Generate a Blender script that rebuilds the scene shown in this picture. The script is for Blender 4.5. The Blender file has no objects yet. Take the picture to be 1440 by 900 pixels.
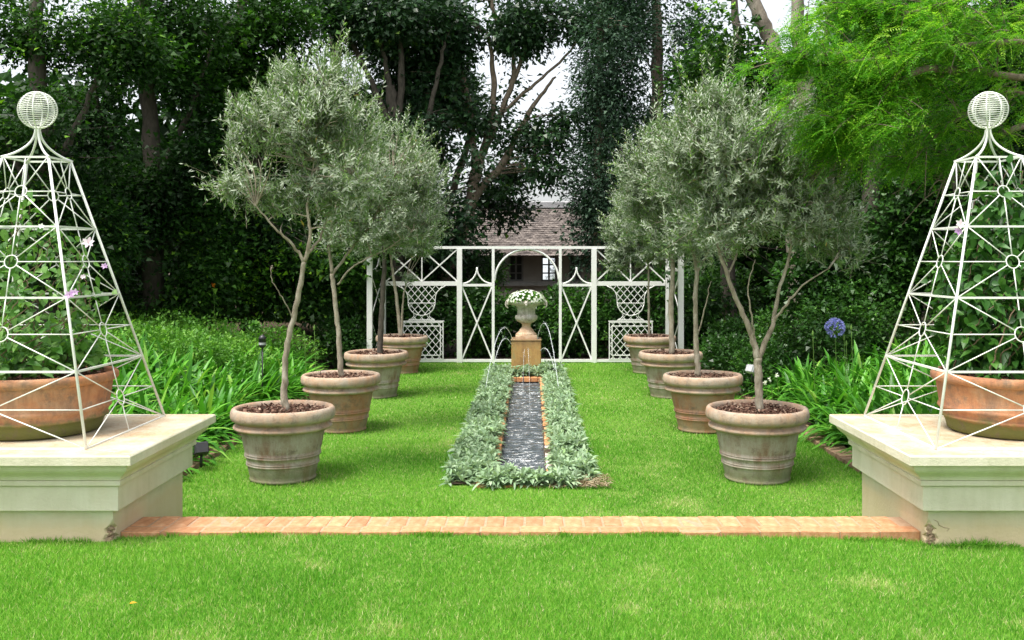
import bpy, math, random
import numpy as np
from mathutils import Vector, Matrix
random.seed(7)
R = np.random.default_rng(11)
PI = math.pi
S = bpy.context.scene
COL = S.collection
# ------------------------------------------------------------------ camera, world, sun, exposure
cd = bpy.data.cameras.new('camera'); cam = bpy.data.objects.new('camera', cd); COL.objects.link(cam)
cam.location = (0.058, 0, 1.6); cam.rotation_euler = (PI/2, 0, 0)
cd.sensor_width = 36; cd.lens = 36*1330/1440; cd.shift_x = -26.5/1440; cd.shift_y = -84/1440
cd.clip_start = 0.05; cd.clip_end = 600
S.camera = cam
SUN = Vector((-0.34, -0.30, 1.15)).normalized()
w = bpy.data.worlds.new("World"); S.world = w; w.use_nodes = True
nt = w.node_tree; nt.nodes.clear()
sky = nt.nodes.new('ShaderNodeTexSky'); sky.sky_type = 'NISHITA'; sky.sun_disc = False
sky.sun_elevation = math.asin(SUN.z); sky.sun_rotation = math.atan2(SUN.x, SUN.y)
sky.air_density = 1.0; sky.dust_density = 3.5; sky.ozone_density = 1.0
hs = nt.nodes.new('ShaderNodeHueSaturation'); hs.inputs['Saturation'].default_value = 0.25
bg = nt.nodes.new('ShaderNodeBackground'); bg.inputs['Strength'].default_value = 0.15
wo = nt.nodes.new('ShaderNodeOutputWorld')
nt.links.new(sky.outputs[0], hs.inputs['Color']); nt.links.new(hs.outputs[0], bg.inputs[0]); nt.links.new(bg.outputs[0], wo.inputs[0])
sd = bpy.data.lights.new('sun', 'SUN'); sd.energy = 2.3; sd.angle = math.radians(22); sd.color = (1, .95, .87)
so = bpy.data.objects.new('sun', sd); COL.objects.link(so); so.rotation_euler = SUN.to_track_quat('Z', 'Y').to_euler(); so.location = (-6, -6, 14)
S.view_settings.view_transform = 'Standard'; S.view_settings.look = 'None'
S.view_settings.exposure = 1.08; S.view_settings.gamma = 1
S.cycles.max_bounces = 6; S.cycles.transparent_max_bounces = 8

F = 1330.0
def P(px, py, Y): return np.array((0.058+(px-746.5)/F*Y, Y, 1.6+(366-py)/F*Y))

# ------------------------------------------------------------------ helpers
def hash2(i, j, s=0):
    h = np.sin(i*127.1+j*311.7+s*74.7)*43758.5453
    return h-np.floor(h)
def vnoise(x, y, s=0):
    x = np.asarray(x, float); y = np.asarray(y, float)
    i = np.floor(x); j = np.floor(y); u = x-i; v = y-j; u = u*u*(3-2*u); v = v*v*(3-2*v)
    return (hash2(i, j, s)*(1-u)+hash2(i+1, j, s)*u)*(1-v)+(hash2(i, j+1, s)*(1-u)+hash2(i+1, j+1, s)*u)*v
def vn3(p, sc, s=0):
    return (vnoise(p[:, 0]/sc, p[:, 2]/sc+p[:, 1]/sc*.7, s)+vnoise(p[:, 1]/sc+9, p[:, 2]/sc, s+3))/2
def unit(a): return a/np.maximum(np.linalg.norm(a, axis=-1, keepdims=True), 1e-9)
def rdir(n): return unit(R.normal(size=(n, 3)))

class G:
    def __init__(s): s.v = []; s.f = []; s.n = 0; s.var = []; s.m = []; s.sm = []
    def add(s, V, Fc, var=0.5, mat=0, smooth=True):
        V = np.asarray(V, float); Fc = np.asarray(Fc, np.int64)
        s.v.append(V); s.f.append(Fc+s.n); s.n += len(V)
        s.var.append(np.broadcast_to(np.asarray(var, float), (len(V),)))
        s.m.append(np.full(len(Fc), mat)); s.sm.append(np.full(len(Fc), smooth))
        return s
    def box(s, x0, x1, y0, y1, z0, z1, b=0, var=.5, M=None, mat=0):
        x0, x1 = min(x0, x1), max(x0, x1); y0, y1 = min(y0, y1), max(y0, y1); z0, z1 = min(z0, z1), max(z0, z1)
        if b <= 0:
            V = np.array([(x, y, z) for x in (x0, x1) for y in (y0, y1) for z in (z0, z1)])
            Fc = [(0, 1, 3, 2), (4, 6, 7, 5), (0, 4, 5, 1), (2, 3, 7, 6), (0, 2, 6, 4), (1, 5, 7, 3)]
            if M is not None: V = V@M[:3, :3].T+M[:3, 3]
            return s.add(V, Fc, var, mat, False)
        V = []; idx = {}
        for a in (0, 1):
            for c in (0, 1):
                for d in (0, 1):
                    X, Y, Z = (x0, x1)[a], (y0, y1)[c], (z0, z1)[d]
                    sx, sy, sz = (1, -1)[a]*b, (1, -1)[c]*b, (1, -1)[d]*b
                    for k, p in enumerate(((X, Y+sy, Z+sz), (X+sx, Y, Z+sz), (X+sx, Y+sy, Z))):
                        idx[a, c, d, k] = len(V); V.append(p)
        Q = []; T = []
        for a in (0, 1):
            Q.append([idx[a, c, d, 0] for c, d in ((0, 0), (0, 1), (1, 1), (1, 0))][::(1 if a == 0 else -1)])
            Q.append([idx[c, a, d, 1] for c, d in ((0, 0), (1, 0), (1, 1), (0, 1))][::(1 if a == 0 else -1)])
            Q.append([idx[c, d, a, 2] for c, d in ((0, 0), (0, 1), (1, 1), (1, 0))][::(1 if a == 0 else -1)])
        for p in (0, 1):
            for q in (0, 1):
                sg = 1 if p == q else -1
                Q.append([idx[p, q, 0, 0], idx[p, q, 0, 1], idx[p, q, 1, 1], idx[p, q, 1, 0]][::sg])
                Q.append([idx[p, 0, q, 0], idx[p, 1, q, 0], idx[p, 1, q, 2], idx[p, 0, q, 2]][::sg])
                Q.append([idx[0, p, q, 1], idx[0, p, q, 2], idx[1, p, q, 2], idx[1, p, q, 1]][::sg])
                for r in (0, 1):
                    T.append([idx[p, q, r, 0], idx[p, q, r, 1], idx[p, q, r, 2]][::(1 if (p+q+r) % 2 else -1)])
        V = np.array(V)
        if M is not None: V = V@M[:3, :3].T+M[:3, 3]
        n0 = s.n
        s.add(V, Q, var, mat, False)
        s.f.append(np.array(T)+n0); s.m.append(np.full(len(T), mat)); s.sm.append(np.full(len(T), False))
        return s
    def lathe(s, prof, seg=32, c=(0, 0, 0), var=.5, mod=None, smooth=True):
        prof = np.array(prof, float); n = len(prof); th = np.arange(seg)*2*PI/seg
        r = prof[:, 0][:, None]*np.ones(seg); z = prof[:, 1][:, None]*np.ones(seg)
        if mod is not None: r = mod(r, z, th[None, :])
        V = np.stack([r*np.cos(th)+c[0], r*np.sin(th)+c[1], z+c[2]], -1).reshape(-1, 3)
        i, j = np.meshgrid(np.arange(n-1), np.arange(seg), indexing='ij'); i = i.ravel(); j = j.ravel(); k = (j+1) % seg
        return s.add(V, np.stack([i*seg+j, i*seg+k, (i+1)*seg+k, (i+1)*seg+j], -1), var, 0, smooth)
    def tube(s, pts, rad, sides=6, var=.5, caps=True):
        pts = np.asarray(pts, float); n = len(pts); rad = np.broadcast_to(np.asarray(rad, float), (n,))
        T = unit(np.gradient(pts, axis=0)) if n > 2 else unit(np.repeat(pts[1:]-pts[:1], 2, 0))
        a = np.array((0, 0, 1.)) if abs(T[0, 2]) < .9 else np.array((1., 0, 0))
        N = unit(np.cross(T[0], a)); th = np.arange(sides)*2*PI/sides; V = []
        for i in range(n):
            N = unit(N-T[i]*np.dot(N, T[i])); B = np.cross(T[i], N)
            V.append(pts[i]+rad[i]*(np.cos(th)[:, None]*N+np.sin(th)[:, None]*B))
        V = np.concatenate(V)
        i, j = np.meshgrid(np.arange(n-1), np.arange(sides), indexing='ij'); i = i.ravel(); j = j.ravel(); k = (j+1) % sides
        n0 = s.n
        s.add(V, np.stack([i*sides+j, i*sides+k, (i+1)*sides+k, (i+1)*sides+j], -1), var)
        if caps:
            for q in (list(range(sides))[::-1], [(n-1)*sides+k for k in range(sides)]):
                s.f.append(np.array([q])+n0); s.m.append(np.zeros(1)); s.sm.append(np.array([False]))
        return s
    def bar(s, a, b, w, d=None, up=(0, 1, 0), var=.5):      # rectangular bar from a to b, w across, d along 'up'
        a = np.array(a, float); b = np.array(b, float); d = d or w
        T = unit(b-a); U = np.array(up, float); U = unit(U-T*np.dot(U, T)); X = np.cross(T, U)
        V = [p+X*i*w/2+U*j*d/2 for p in (a, b) for i, j in ((-1, -1), (1, -1), (1, 1), (-1, 1))]
        return s.add(V, [(0, 3, 2, 1), (4, 5, 6, 7), (0, 1, 5, 4), (1, 2, 6, 5), (2, 3, 7, 6), (3, 0, 4, 7)], var, 0, False)
    def build(s, name, mat=None, parent=None, kind=None, loc=None):
        me = bpy.data.meshes.new(name)
        V = np.concatenate(s.v); me.vertices.add(len(V)); me.vertices.foreach_set('co', V.ravel())
        loops = np.concatenate([f.ravel() for f in s.f]); cnt = np.concatenate([np.full(len(f), f.shape[1]) for f in s.f])
        me.loops.add(len(loops)); me.loops.foreach_set('vertex_index', loops.astype(np.int32))
        me.polygons.add(len(cnt)); st = np.concatenate([[0], np.cumsum(cnt)[:-1]])
        me.polygons.foreach_set('loop_start', st.astype(np.int32)); me.polygons.foreach_set('loop_total', cnt.astype(np.int32))
        me.polygons.foreach_set('material_index', np.concatenate(s.m).astype(np.int32))
        me.polygons.foreach_set('use_smooth', np.concatenate(s.sm).astype(bool))
        me.update(calc_edges=True)
        at = me.attributes.new('var', 'FLOAT', 'POINT'); at.data.foreach_set('value', np.concatenate(s.var).astype(np.float32))
        for m in (mat if isinstance(mat, (list, tuple)) else [mat]):
            if m: me.materials.append(m)
        o = bpy.data.objects.new(name, me); COL.objects.link(o)
        if parent is not None: o.parent = parent
        if loc is not None: o.location = loc
        if kind: o['kind'] = kind
        return o
def tag(o, label=None, cat=None, group=None, kind=None):
    if label: o['label'] = label
    if cat: o['category'] = cat
    if group: o['group'] = group
    if kind: o['kind'] = kind
    return o
def thing(name, label, cat, loc=(0, 0, 0), group=None, rz=0):
    o = bpy.data.objects.new(name, None); COL.objects.link(o); o.location = loc; o.rotation_euler = (0, 0, rz); o.empty_display_size = .1
    return tag(o, label, cat, group)
def inst(name, mesh, parent, loc, rz=0, sc=(1, 1, 1), rot=None):
    o = bpy.data.objects.new(name, mesh); COL.objects.link(o); o.parent = parent; o.location = loc
    o.rotation_euler = rot if rot else (0, 0, rz); o.scale = sc
    return o

# vectorised leaves: each a strip of nseg quads
def straps(g, C, D, N, L, W, nseg=2, bend=0.3, shape=None, var=None, fold=0.0, twist=None):
    n = len(C); D = unit(D); Sd = unit(np.cross(D, N)); N2 = np.cross(Sd, D)
    L = np.broadcast_to(L, (n,)); W = np.broadcast_to(W, (n,)); bend = np.broadcast_to(bend, (n,))
    t = np.linspace(0, 1, nseg+1)
    sh = shape if shape is not None else np.sin(PI*np.clip(t*.9+.08, 0, 1))
    mid = C[:, None]+D[:, None]*(L[:, None]*t)[..., None]+np.array((0, 0, -1.))*((bend*L)[:, None]*t**2)[..., None]
    hw = (W[:, None]/2*sh[None])[..., None]*Sd[:, None]
    up = N2[:, None]*(fold*W[:, None]*sh[None])[..., None]
    if fold:
        V = np.stack([mid-hw+up, mid, mid+hw+up], 2); k = 3
    else:
        V = np.stack([mid-hw, mid+hw], 2); k = 2
    V = V.reshape(-1, 3); per = (nseg+1)*k; fs = []
    for i in range(nseg):
        for j in range(k-1):
            a = i*k+j; fs.append((a, a+1, a+k+1, a+k))
    Fc = (np.array(fs)[None]+np.arange(n)[:, None, None]*per).reshape(-1, 4)
    v = np.repeat(var if var is not None else R.random(n), per)
    g.add(V, Fc, v, 0, True)
def diamonds(g, C, D, N, L, W, var=None):
    n = len(C); D = unit(D); Sd = unit(np.cross(D, N)); Nn = np.cross(Sd, D)
    L = np.broadcast_to(L, (n,))[:, None]; W = np.broadcast_to(W, (n,))[:, None]
    V = np.stack([C, C+D*L*.45-Sd*W/2+Nn*W*.12, C+D*L, C+D*L*.45+Sd*W/2+Nn*W*.12], 1).reshape(-1, 3)
    Fc = np.arange(n*4).reshape(n, 4)
    g.add(V, Fc, np.repeat(var if var is not None else R.random(n), 4), 0, False)

def slivers(g, C, D, N, L, W, var=None):       # the cheapest leaf: one scalene triangle
    n = len(C); D = unit(D); Sd = unit(np.cross(D, N))
    L = np.broadcast_to(L, (n,))[:, None]; W = np.broadcast_to(W, (n,))[:, None]*.68; k = R.random((n, 1))*.35
    V = np.stack([C+D*L*k-Sd*W, C+D*L*1.05, C+D*L*(.35-k)+Sd*W], 1).reshape(-1, 3)
    g.add(V, np.arange(n*3).reshape(n, 3), np.repeat(var if var is not None else R.random(n), 3), 0, False)
def blade_tris(g, C, D, N, L, W, bend, var):
    n = len(C); D = unit(D); Sd = unit(np.cross(D, N)); L = L[:, None]; W = W[:, None]
    V = np.stack([C-Sd*W/2, C+Sd*W/2, C+D*L-np.array((0, 0, 1.))*bend[:, None]*L], 1).reshape(-1, 3)
    g.add(V, np.arange(n*3).reshape(n, 3), np.repeat(var, 3), 0, False)
# ------------------------------------------------------------------ materials
def newmat(name):
    m = bpy.data.materials.new(name); m.use_nodes = True; nt = m.node_tree
    return m, nt, nt.nodes['Principled BSDF']
def ramp(nt, fac, stops):
    r = nt.nodes.new('ShaderNodeValToRGB'); e = r.color_ramp.elements
    while len(e) < len(stops): e.new(.5)
    for k, (p, c) in enumerate(stops): e[k].position = p; e[k].color = (*c, 1)
    nt.links.new(fac, r.inputs[0]); return r.outputs[0]
def noise(nt, scale, detail=5, rough=.6, stretch=None, coord='Object'):
    tc = nt.nodes.new('ShaderNodeTexCoord'); n = nt.nodes.new('ShaderNodeTexNoise')
    n.inputs['Scale'].default_value = scale; n.inputs['Detail'].default_value = detail; n.inputs['Roughness'].default_value = rough
    if stretch:
        mp = nt.nodes.new('ShaderNodeMapping'); mp.inputs['Scale'].default_value = stretch
        nt.links.new(tc.outputs[coord], mp.inputs[0]); nt.links.new(mp.outputs[0], n.inputs[0])
    else: nt.links.new(tc.outputs[coord], n.inputs[0])
    return n.outputs[0]
def mixc(nt, fac, a, b, mode='MIX'):
    m = nt.nodes.new('ShaderNodeMix'); m.data_type = 'RGBA'; m.blend_type = mode
    for s_, v in ((m.inputs[0], fac), (m.inputs[6], a), (m.inputs[7], b)):
        if hasattr(v, 'links'): nt.links.new(v, s_)
        else: s_.default_value = v if not isinstance(v, tuple) else (*v, 1)
    return m.outputs[2]
def bump(nt, bs, h, dist, strength=1.0):
    b = nt.nodes.new('ShaderNodeBump'); b.inputs['Distance'].default_value = dist; b.inputs['Strength'].default_value = strength
    nt.links.new(h, b.inputs['Height']); nt.links.new(b.outputs[0], bs.inputs['Normal'])
def math_(nt, op, a, b=None, clamp=False):
    m = nt.nodes.new('ShaderNodeMath'); m.operation = op; m.use_clamp = clamp
    for k, v in enumerate((a, b)):
        if v is None: continue
        if hasattr(v, 'links'): nt.links.new(v, m.inputs[k])
        else: m.inputs[k].default_value = v
    return m.outputs[0]
def rough_mat(name, cols, scale=6, rough=.85, bd=.004, bs=30, stretch=None, var_amt=0, spec=.3):
    m, nt, bsdf = newmat(name)
    n = noise(nt, scale, 6, .65, stretch)
    k = len(cols); c = ramp(nt, n, [(0.3+.4*i/(k-1), cols[i]) for i in range(k)])
    if var_amt:
        at = nt.nodes.new('ShaderNodeAttribute'); at.attribute_name = 'var'
        oi = nt.nodes.new('ShaderNodeObjectInfo')
        v = math_(nt, 'ADD', math_(nt, 'MULTIPLY', oi.outputs['Random'], var_amt), 1-var_amt/2)
        cc = nt.nodes.new('ShaderNodeCombineColor')
        for q in range(3): nt.links.new(v, cc.inputs[q])
        c = mixc(nt, 1.0, c, cc.outputs[0], 'MULTIPLY')
    nt.links.new(c, bsdf.inputs['Base Color']); bsdf.inputs['Roughness'].default_value = rough
    bsdf.inputs['Specular IOR Level'].default_value = spec
    bump(nt, bsdf, noise(nt, bs, 6, .7, stretch), bd)
    return m
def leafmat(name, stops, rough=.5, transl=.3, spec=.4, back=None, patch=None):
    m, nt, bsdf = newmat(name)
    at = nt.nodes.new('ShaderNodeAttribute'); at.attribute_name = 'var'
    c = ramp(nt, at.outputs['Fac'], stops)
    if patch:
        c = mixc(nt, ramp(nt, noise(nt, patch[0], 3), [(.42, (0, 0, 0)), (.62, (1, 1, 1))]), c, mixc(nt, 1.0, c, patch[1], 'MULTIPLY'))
    if back is not None:
        ge = nt.nodes.new('ShaderNodeNewGeometry'); c = mixc(nt, ge.outputs['Backfacing'], c, back)
    nt.links.new(c, bsdf.inputs['Base Color']); bsdf.inputs['Roughness'].default_value = rough; bsdf.inputs['Specular IOR Level'].default_value = spec
    tr = nt.nodes.new('ShaderNodeBsdfTranslucent'); nt.links.new(mixc(nt, 1.0, c, (1.1, 1.25, .6), 'MULTIPLY'), tr.inputs[0])
    mx = nt.nodes.new('ShaderNodeMixShader'); mx.inputs[0].default_value = transl
    nt.links.new(bsdf.outputs[0], mx.inputs[1]); nt.links.new(tr.outputs[0], mx.inputs[2])
    nt.links.new(mx.outputs[0], nt.nodes['Material Output'].inputs[0])
    return m
M = {}
M['grass'] = leafmat('grass_blade', [(0, (.05, .19, .012)), (.35, (.115, .35, .026)), (.8, (.31, .55, .08)), (.9, (.48, .54, .20)), (1, (.66, .58, .36))], .6, .35, .2)
M['grass_base'] = rough_mat('grass_base', [(.05, .14, .012), (.10, .22, .02), (.2, .24, .07)], 40, .95, .01, 60)
M['soil'] = rough_mat('soil', [(.035, .024, .016), (.07, .05, .033), (.10, .075, .05)], 9, .95, .02, 25)
M['mulch'] = leafmat('mulch_chip', [(0, (.07, .035, .025)), (.4, (.15, .08, .055)), (.8, (.27, .17, .12)), (1, (.42, .32, .24))], .85, 0.0, .2)
M['brick'] = rough_mat('brick', [(.38, .17, .08), (.52, .26, .13), (.60, .36, .21)], 22, .9, .004, 90, None, .35)
M['brick_rill'] = rough_mat('brick_rill', [(.50, .20, .08), (.62, .30, .13), (.55, .30, .2)], 14, .8, .003, 90, None, .4)
M['brick_pale'] = rough_mat('brick_pale', [(.6, .5, .45), (.75, .66, .62), (.55, .35, .28)], 18, .8, .003, 90, None, .2)
M['mortar'] = rough_mat('mortar', [(.30, .22, .16), (.42, .33, .25)], 30, .95, .004, 80)
M['mortar_pale'] = rough_mat('mortar_pale', [(.36, .23, .14), (.48, .33, .22)], 30, .95, .004, 80)
M['edging'] = rough_mat('brick_edging', [(.20, .13, .08), (.34, .22, .14), (.42, .30, .19)], 12, .9, .004, 70, None, .3)
M['white'] = rough_mat('white_paint', [(.78, .78, .76), (.86, .86, .84)], 20, .4, .0008, 60, None, 0, .5)
M['cage'] = rough_mat('cage_paint', [(.70, .72, .66), (.84, .85, .80)], 14, .4, .0008, 60, None, 0, .5)
M['thatch'] = rough_mat('wood_shingle', [(.05, .042, .04), (.13, .11, .10), (.28, .24, .215)], 5, .95, .02, 14, None, 0)
M['ridge'] = rough_mat('ridge', [(.32, .32, .33), (.45, .45, .46)], 2, .8, .01, 8)
M['hwall'] = rough_mat('house_wall', [(.26, .24, .21), (.38, .35, .31)], 1.5, .9, .01, 12)
M['hframe'] = rough_mat('window_frame', [(.16, .16, .15), (.24, .24, .23)], 6, .6, .002, 30)
m_, nt_, b_ = newmat('bright_glass'); b_.inputs['Base Color'].default_value = (.9, .93, .95, 1); b_.inputs['Metallic'].default_value = 1; b_.inputs['Roughness'].default_value = .04; M['pane'] = m_
M['blind'] = rough_mat('white_blind', [(.8, .8, .78), (.88, .88, .86)], 3, .5, .002, 20)
def barkm(name, cols, sc=20): return rough_mat(name, cols, sc, .9, .012, 30, (1, 1, .4))
M['bark_olive'] = barkm('olive_bark', [(.17, .14, .10), (.31, .27, .20), (.46, .42, .34)])
M['bark_dark'] = barkm('dark_bark', [(.05, .045, .035), (.12, .10, .08)])
M['bark_brown'] = barkm('brown_bark', [(.11, .08, .06), (.21, .16, .12), (.30, .24, .18)])
M['bark_grey'] = barkm('grey_bark', [(.10, .085, .065), (.21, .18, .14), (.38, .34, .28)], 7)
M['metal_dark'] = rough_mat('dark_metal', [(.02, .02, .022), (.04, .04, .045)], 9, .4, .001, 40, None, 0, .5)
M['metal_silver'] = rough_mat('silver_metal', [(.35, .36, .38), (.5, .5, .52)], 9, .35, .001, 40, None, 0, .5)
def stucco():
    m, nt, b = newmat('cream_stucco')
    base = ramp(nt, noise(nt, 2.2, 5, .6), [(.3, (.58, .54, .41)), (.55, (.68, .64, .51)), (.75, (.64, .57, .42))])
    streak = ramp(nt, noise(nt, 5, 4, .7, (1, 1, .12)), [(.45, (1, 1, 1)), (.72, (.70, .74, .60))])
    c = mixc(nt, .55, base, mixc(nt, 1, base, streak, 'MULTIPLY'))
    ge = nt.nodes.new('ShaderNodeNewGeometry'); sp = nt.nodes.new('ShaderNodeSeparateXYZ'); nt.links.new(ge.outputs['Position'], sp.inputs[0])
    low = math_(nt, 'SUBTRACT', 1.0, math_(nt, 'MULTIPLY', math_(nt, 'ADD', sp.outputs[2], math_(nt, 'MULTIPLY', noise(nt, 4, 5, .7), -.16)), 9.0), True)
    c = mixc(nt, math_(nt, 'MULTIPLY', low, .65, True), c, (.60, .44, .24))
    sn = nt.nodes.new('ShaderNodeSeparateXYZ'); nt.links.new(ge.outputs['Normal'], sn.inputs[0])
    topf = math_(nt, 'MULTIPLY', math_(nt, 'GREATER_THAN', sn.outputs[2], .9), ramp(nt, noise(nt, 3.5, 8, .8), [(.36, (.1, .1, .1)), (.62, (1, 1, 1))]))
    c = mixc(nt, topf, c, (.46, .33, .20))
    sp2 = ramp(nt, noise(nt, 55, 3, .5), [(.60, (0, 0, 0)), (.66, (.8, .8, .8))])
    c = mixc(nt, math_(nt, 'MULTIPLY', sp2, topf), c, (.25, .17, .11))
    nt.links.new(c, b.inputs['Base Color']); b.inputs['Roughness'].default_value = .8; b.inputs['Specular IOR Level'].default_value = .3
    bump(nt, b, noise(nt, 45, 7, .7), .004); return m
M['stucco'] = stucco()
M['rubble'] = rough_mat('broken_plaster', [(.22, .14, .09), (.42, .30, .20), (.62, .50, .36)], 26, .95, .02, 40)
def terracotta(name, a, b_, c_, dirt, moss=.5, sc=3.2, scale_h=.63):
    m, nt, b = newmat(name)
    c = ramp(nt, noise(nt, sc, 9, .72), [(.36, a), (.5, b_), (.62, c_)])
    oi = nt.nodes.new('ShaderNodeObjectInfo')
    st = ramp(nt, noise(nt, 9, 8, .75, (1, 1, .22)), [(.44, (0, 0, 0)), (.60, (1, 1, 1))])
    c = mixc(nt, math_(nt, 'MULTIPLY', st, .6), c, dirt)
    tc = nt.nodes.new('ShaderNodeTexCoord'); sp = nt.nodes.new('ShaderNodeSeparateXYZ'); nt.links.new(tc.outputs['Object'], sp.inputs[0])
    low = math_(nt, 'SUBTRACT', 1.0, math_(nt, 'MULTIPLY', math_(nt, 'SUBTRACT', sp.outputs[2], math_(nt, 'MULTIPLY', noise(nt, 6, 5, .7), .16)), 14/scale_h*.63), True)
    c = mixc(nt, math_(nt, 'MULTIPLY', low, moss, True), c, (.13, .16, .045))
    blot = ramp(nt, noise(nt, 11, 8, .75), [(.52, (0, 0, 0)), (.66, (.75, .75, .75))])
    c = mixc(nt, blot, c, (.17, .13, .10))
    nt.links.new(c, b.inputs['Base Color']); b.inputs['Roughness'].default_value = .85; b.inputs['Specular IOR Level'].default_value = .25
    bump(nt, b, noise(nt, 38, 8, .72), .005); return m
M['pot_grey'] = terracotta('weathered_terracotta', (.27, .16, .11), (.34, .265, .205), (.42, .355, .29), (.48, .44, .38), .55)
M['pot_red'] = terracotta('red_terracotta', (.34, .14, .075), (.42, .22, .13), (.40, .28, .20), (.34, .25, .18), .3)
M['pot_rim'] = terracotta('pale_terracotta_rim', (.40, .24, .15), (.47, .33, .23), (.46, .38, .30), (.33, .28, .23), 0.0, 4.5)
M['pot_bowl'] = terracotta('orange_terracotta', (.36, .15, .08), (.52, .24, .12), (.50, .30, .18), (.25, .14, .09), .9, 3, .3)
M['stone'] = rough_mat('urn_stone', [(.30, .27, .22), (.52, .48, .41), (.68, .66, .60)], 16, .85, .006, 45)
M['stone_warm'] = rough_mat('urn_foot_stone', [(.46, .28, .17), (.60, .42, .28), (.66, .54, .40)], 9, .85, .006, 45)
def rusty():
    m, nt, b = newmat('rust_stained_stone')
    c = ramp(nt, noise(nt, 6, 8, .75, (1, 1, .4)), [(.34, (.13, .09, .04)), (.45, (.34, .19, .07)), (.56, (.46, .27, .09)), (.66, (.30, .27, .12))])
    tc = nt.nodes.new('ShaderNodeTexCoord'); sp = nt.nodes.new('ShaderNodeSeparateXYZ'); nt.links.new(tc.outputs['Object'], sp.inputs[0])
    t = math_(nt, 'SUBTRACT', math_(nt, 'MULTIPLY', math_(nt, 'ADD', sp.outputs[2], math_(nt, 'MULTIPLY', noise(nt, 9, 4, .6, (1, 1, .2)), .3)), 5.0), 3.0, True)
    c = mixc(nt, math_(nt, 'MULTIPLY', t, .75, True), c, (.16, .11, .06))
    nt.links.new(c, b.inputs['Base Color']); b.inputs['Roughness'].default_value = .5; bump(nt, b, noise(nt, 30, 6, .7), .006); return m
M['rusty'] = rusty()
def water():
    m, nt, b = newmat('rill_water'); b.inputs['Base Color'].default_value = (.08, .098, .108, 1)
    b.inputs['Roughness'].default_value = .12; b.inputs['IOR'].default_value = 1.45; b.inputs['Specular IOR Level'].default_value = .8
    bump(nt, b, noise(nt, 9, 2, .5, (.3, 1.5, 1)), .17); return m
M['water'] = water()
def jet():
    m, nt, b = newmat('falling_water'); b.inputs['Base Color'].default_value = (.85, .9, .93, 1); b.inputs['Roughness'].default_value = .2
    b.inputs['Alpha'].default_value = .5; return m
M['jet'] = jet(); M['jet_thin'] = jet(); M['jet_thin'].node_tree.nodes['Principled BSDF'].inputs['Alpha'].default_value = .22
M['basin'] = rough_mat('basin', [(.02, .02, .02), (.05, .05, .045)], 8, .7, .004, 40)
# foliage
M['olive'] = leafmat('olive_leaf', [(0, (.07, .13, .05)), (.45, (.15, .25, .10)), (.8, (.27, .40, .16)), (.97, (.38, .54, .18)), (1, (.5, .36, .08))], .42, .22, .5, (.36, .42, .31))
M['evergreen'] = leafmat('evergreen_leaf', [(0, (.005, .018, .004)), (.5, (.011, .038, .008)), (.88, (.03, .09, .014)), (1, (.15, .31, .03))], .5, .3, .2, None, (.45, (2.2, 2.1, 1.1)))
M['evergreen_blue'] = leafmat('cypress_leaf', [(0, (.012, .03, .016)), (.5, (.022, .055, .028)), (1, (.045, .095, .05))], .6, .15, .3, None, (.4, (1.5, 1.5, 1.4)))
M['canopy'] = leafmat('canopy_leaf', [(0, (.012, .038, .015)), (.5, (.024, .066, .024)), (.92, (.055, .13, .04)), (1, (.22, .36, .06))], .4, .28, .45)
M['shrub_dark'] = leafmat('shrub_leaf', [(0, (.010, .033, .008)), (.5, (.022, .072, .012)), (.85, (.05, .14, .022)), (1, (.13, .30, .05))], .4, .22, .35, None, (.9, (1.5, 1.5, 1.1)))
M['shrub_bright'] = leafmat('azalea_leaf', [(0, (.05, .15, .018)), (.5, (.10, .27, .030)), (1, (.22, .44, .05))], .5, .3, .35)
M['agap'] = leafmat('agapanthus_leaf', [(0, (.035, .14, .014)), (.5, (.075, .27, .026)), (.9, (.15, .42, .04)), (1, (.28, .46, .08))], .42, .3, .4)
M['lamb'] = leafmat('lambs_ear_leaf', [(0, (.17, .27, .15)), (.5, (.27, .39, .23)), (.85, (.38, .49, .32)), (.95, (.30, .46, .20)), (1, (.45, .42, .28))], .7, .18, .15, (.42, .52, .38))
M['straw'] = leafmat('dry_leaf', [(0, (.16, .11, .06)), (.6, (.33, .26, .16)), (1, (.48, .42, .29))], .9, .1, .1)
M['feather'] = leafmat('feathery_leaf', [(0, (.03, .12, .010)), (.5, (.11, .33, .022)), (1, (.38, .60, .06))], .5, .45, .25)
M['vine'] = leafmat('vine_leaf', [(0, (.05, .15, .025)), (.5, (.10, .25, .04)), (1, (.20, .38, .08))], .45, .3, .4)
M['vine_dark'] = leafmat('dark_vine_leaf', [(0, (.02, .08, .012)), (.5, (.045, .15, .022)), (1, (.10, .25, .04))], .4, .3, .4)
M['white_petal'] = leafmat('white_petal', [(0, (.78, .80, .76)), (1, (.9, .9, .88))], .6, .3, .2)
M['purple_petal'] = leafmat('purple_petal', [(0, (.42, .22, .52)), (1, (.68, .50, .74))], .6, .3, .2)
M['pink_petal'] = leafmat('pink_petal', [(0, (.70, .55, .68)), (1, (.85, .75, .85))], .6, .3, .2)
M['blue_petal'] = leafmat('blue_petal', [(0, (.17, .18, .55)), (1, (.36, .38, .80))], .6, .3, .2)
M['orange_petal'] = leafmat('orange_petal', [(0, (.65, .12, .02)), (1, (.75, .38, .03))], .6, .3, .2)
M['stem_green'] = rough_mat('green_stem', [(.08, .17, .03), (.14, .24, .05)], 12, .6, .001, 30)
M['stem_brown'] = rough_mat('vine_stem', [(.14, .09, .06), (.24, .17, .11)], 12, .8, .001, 30)

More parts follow.
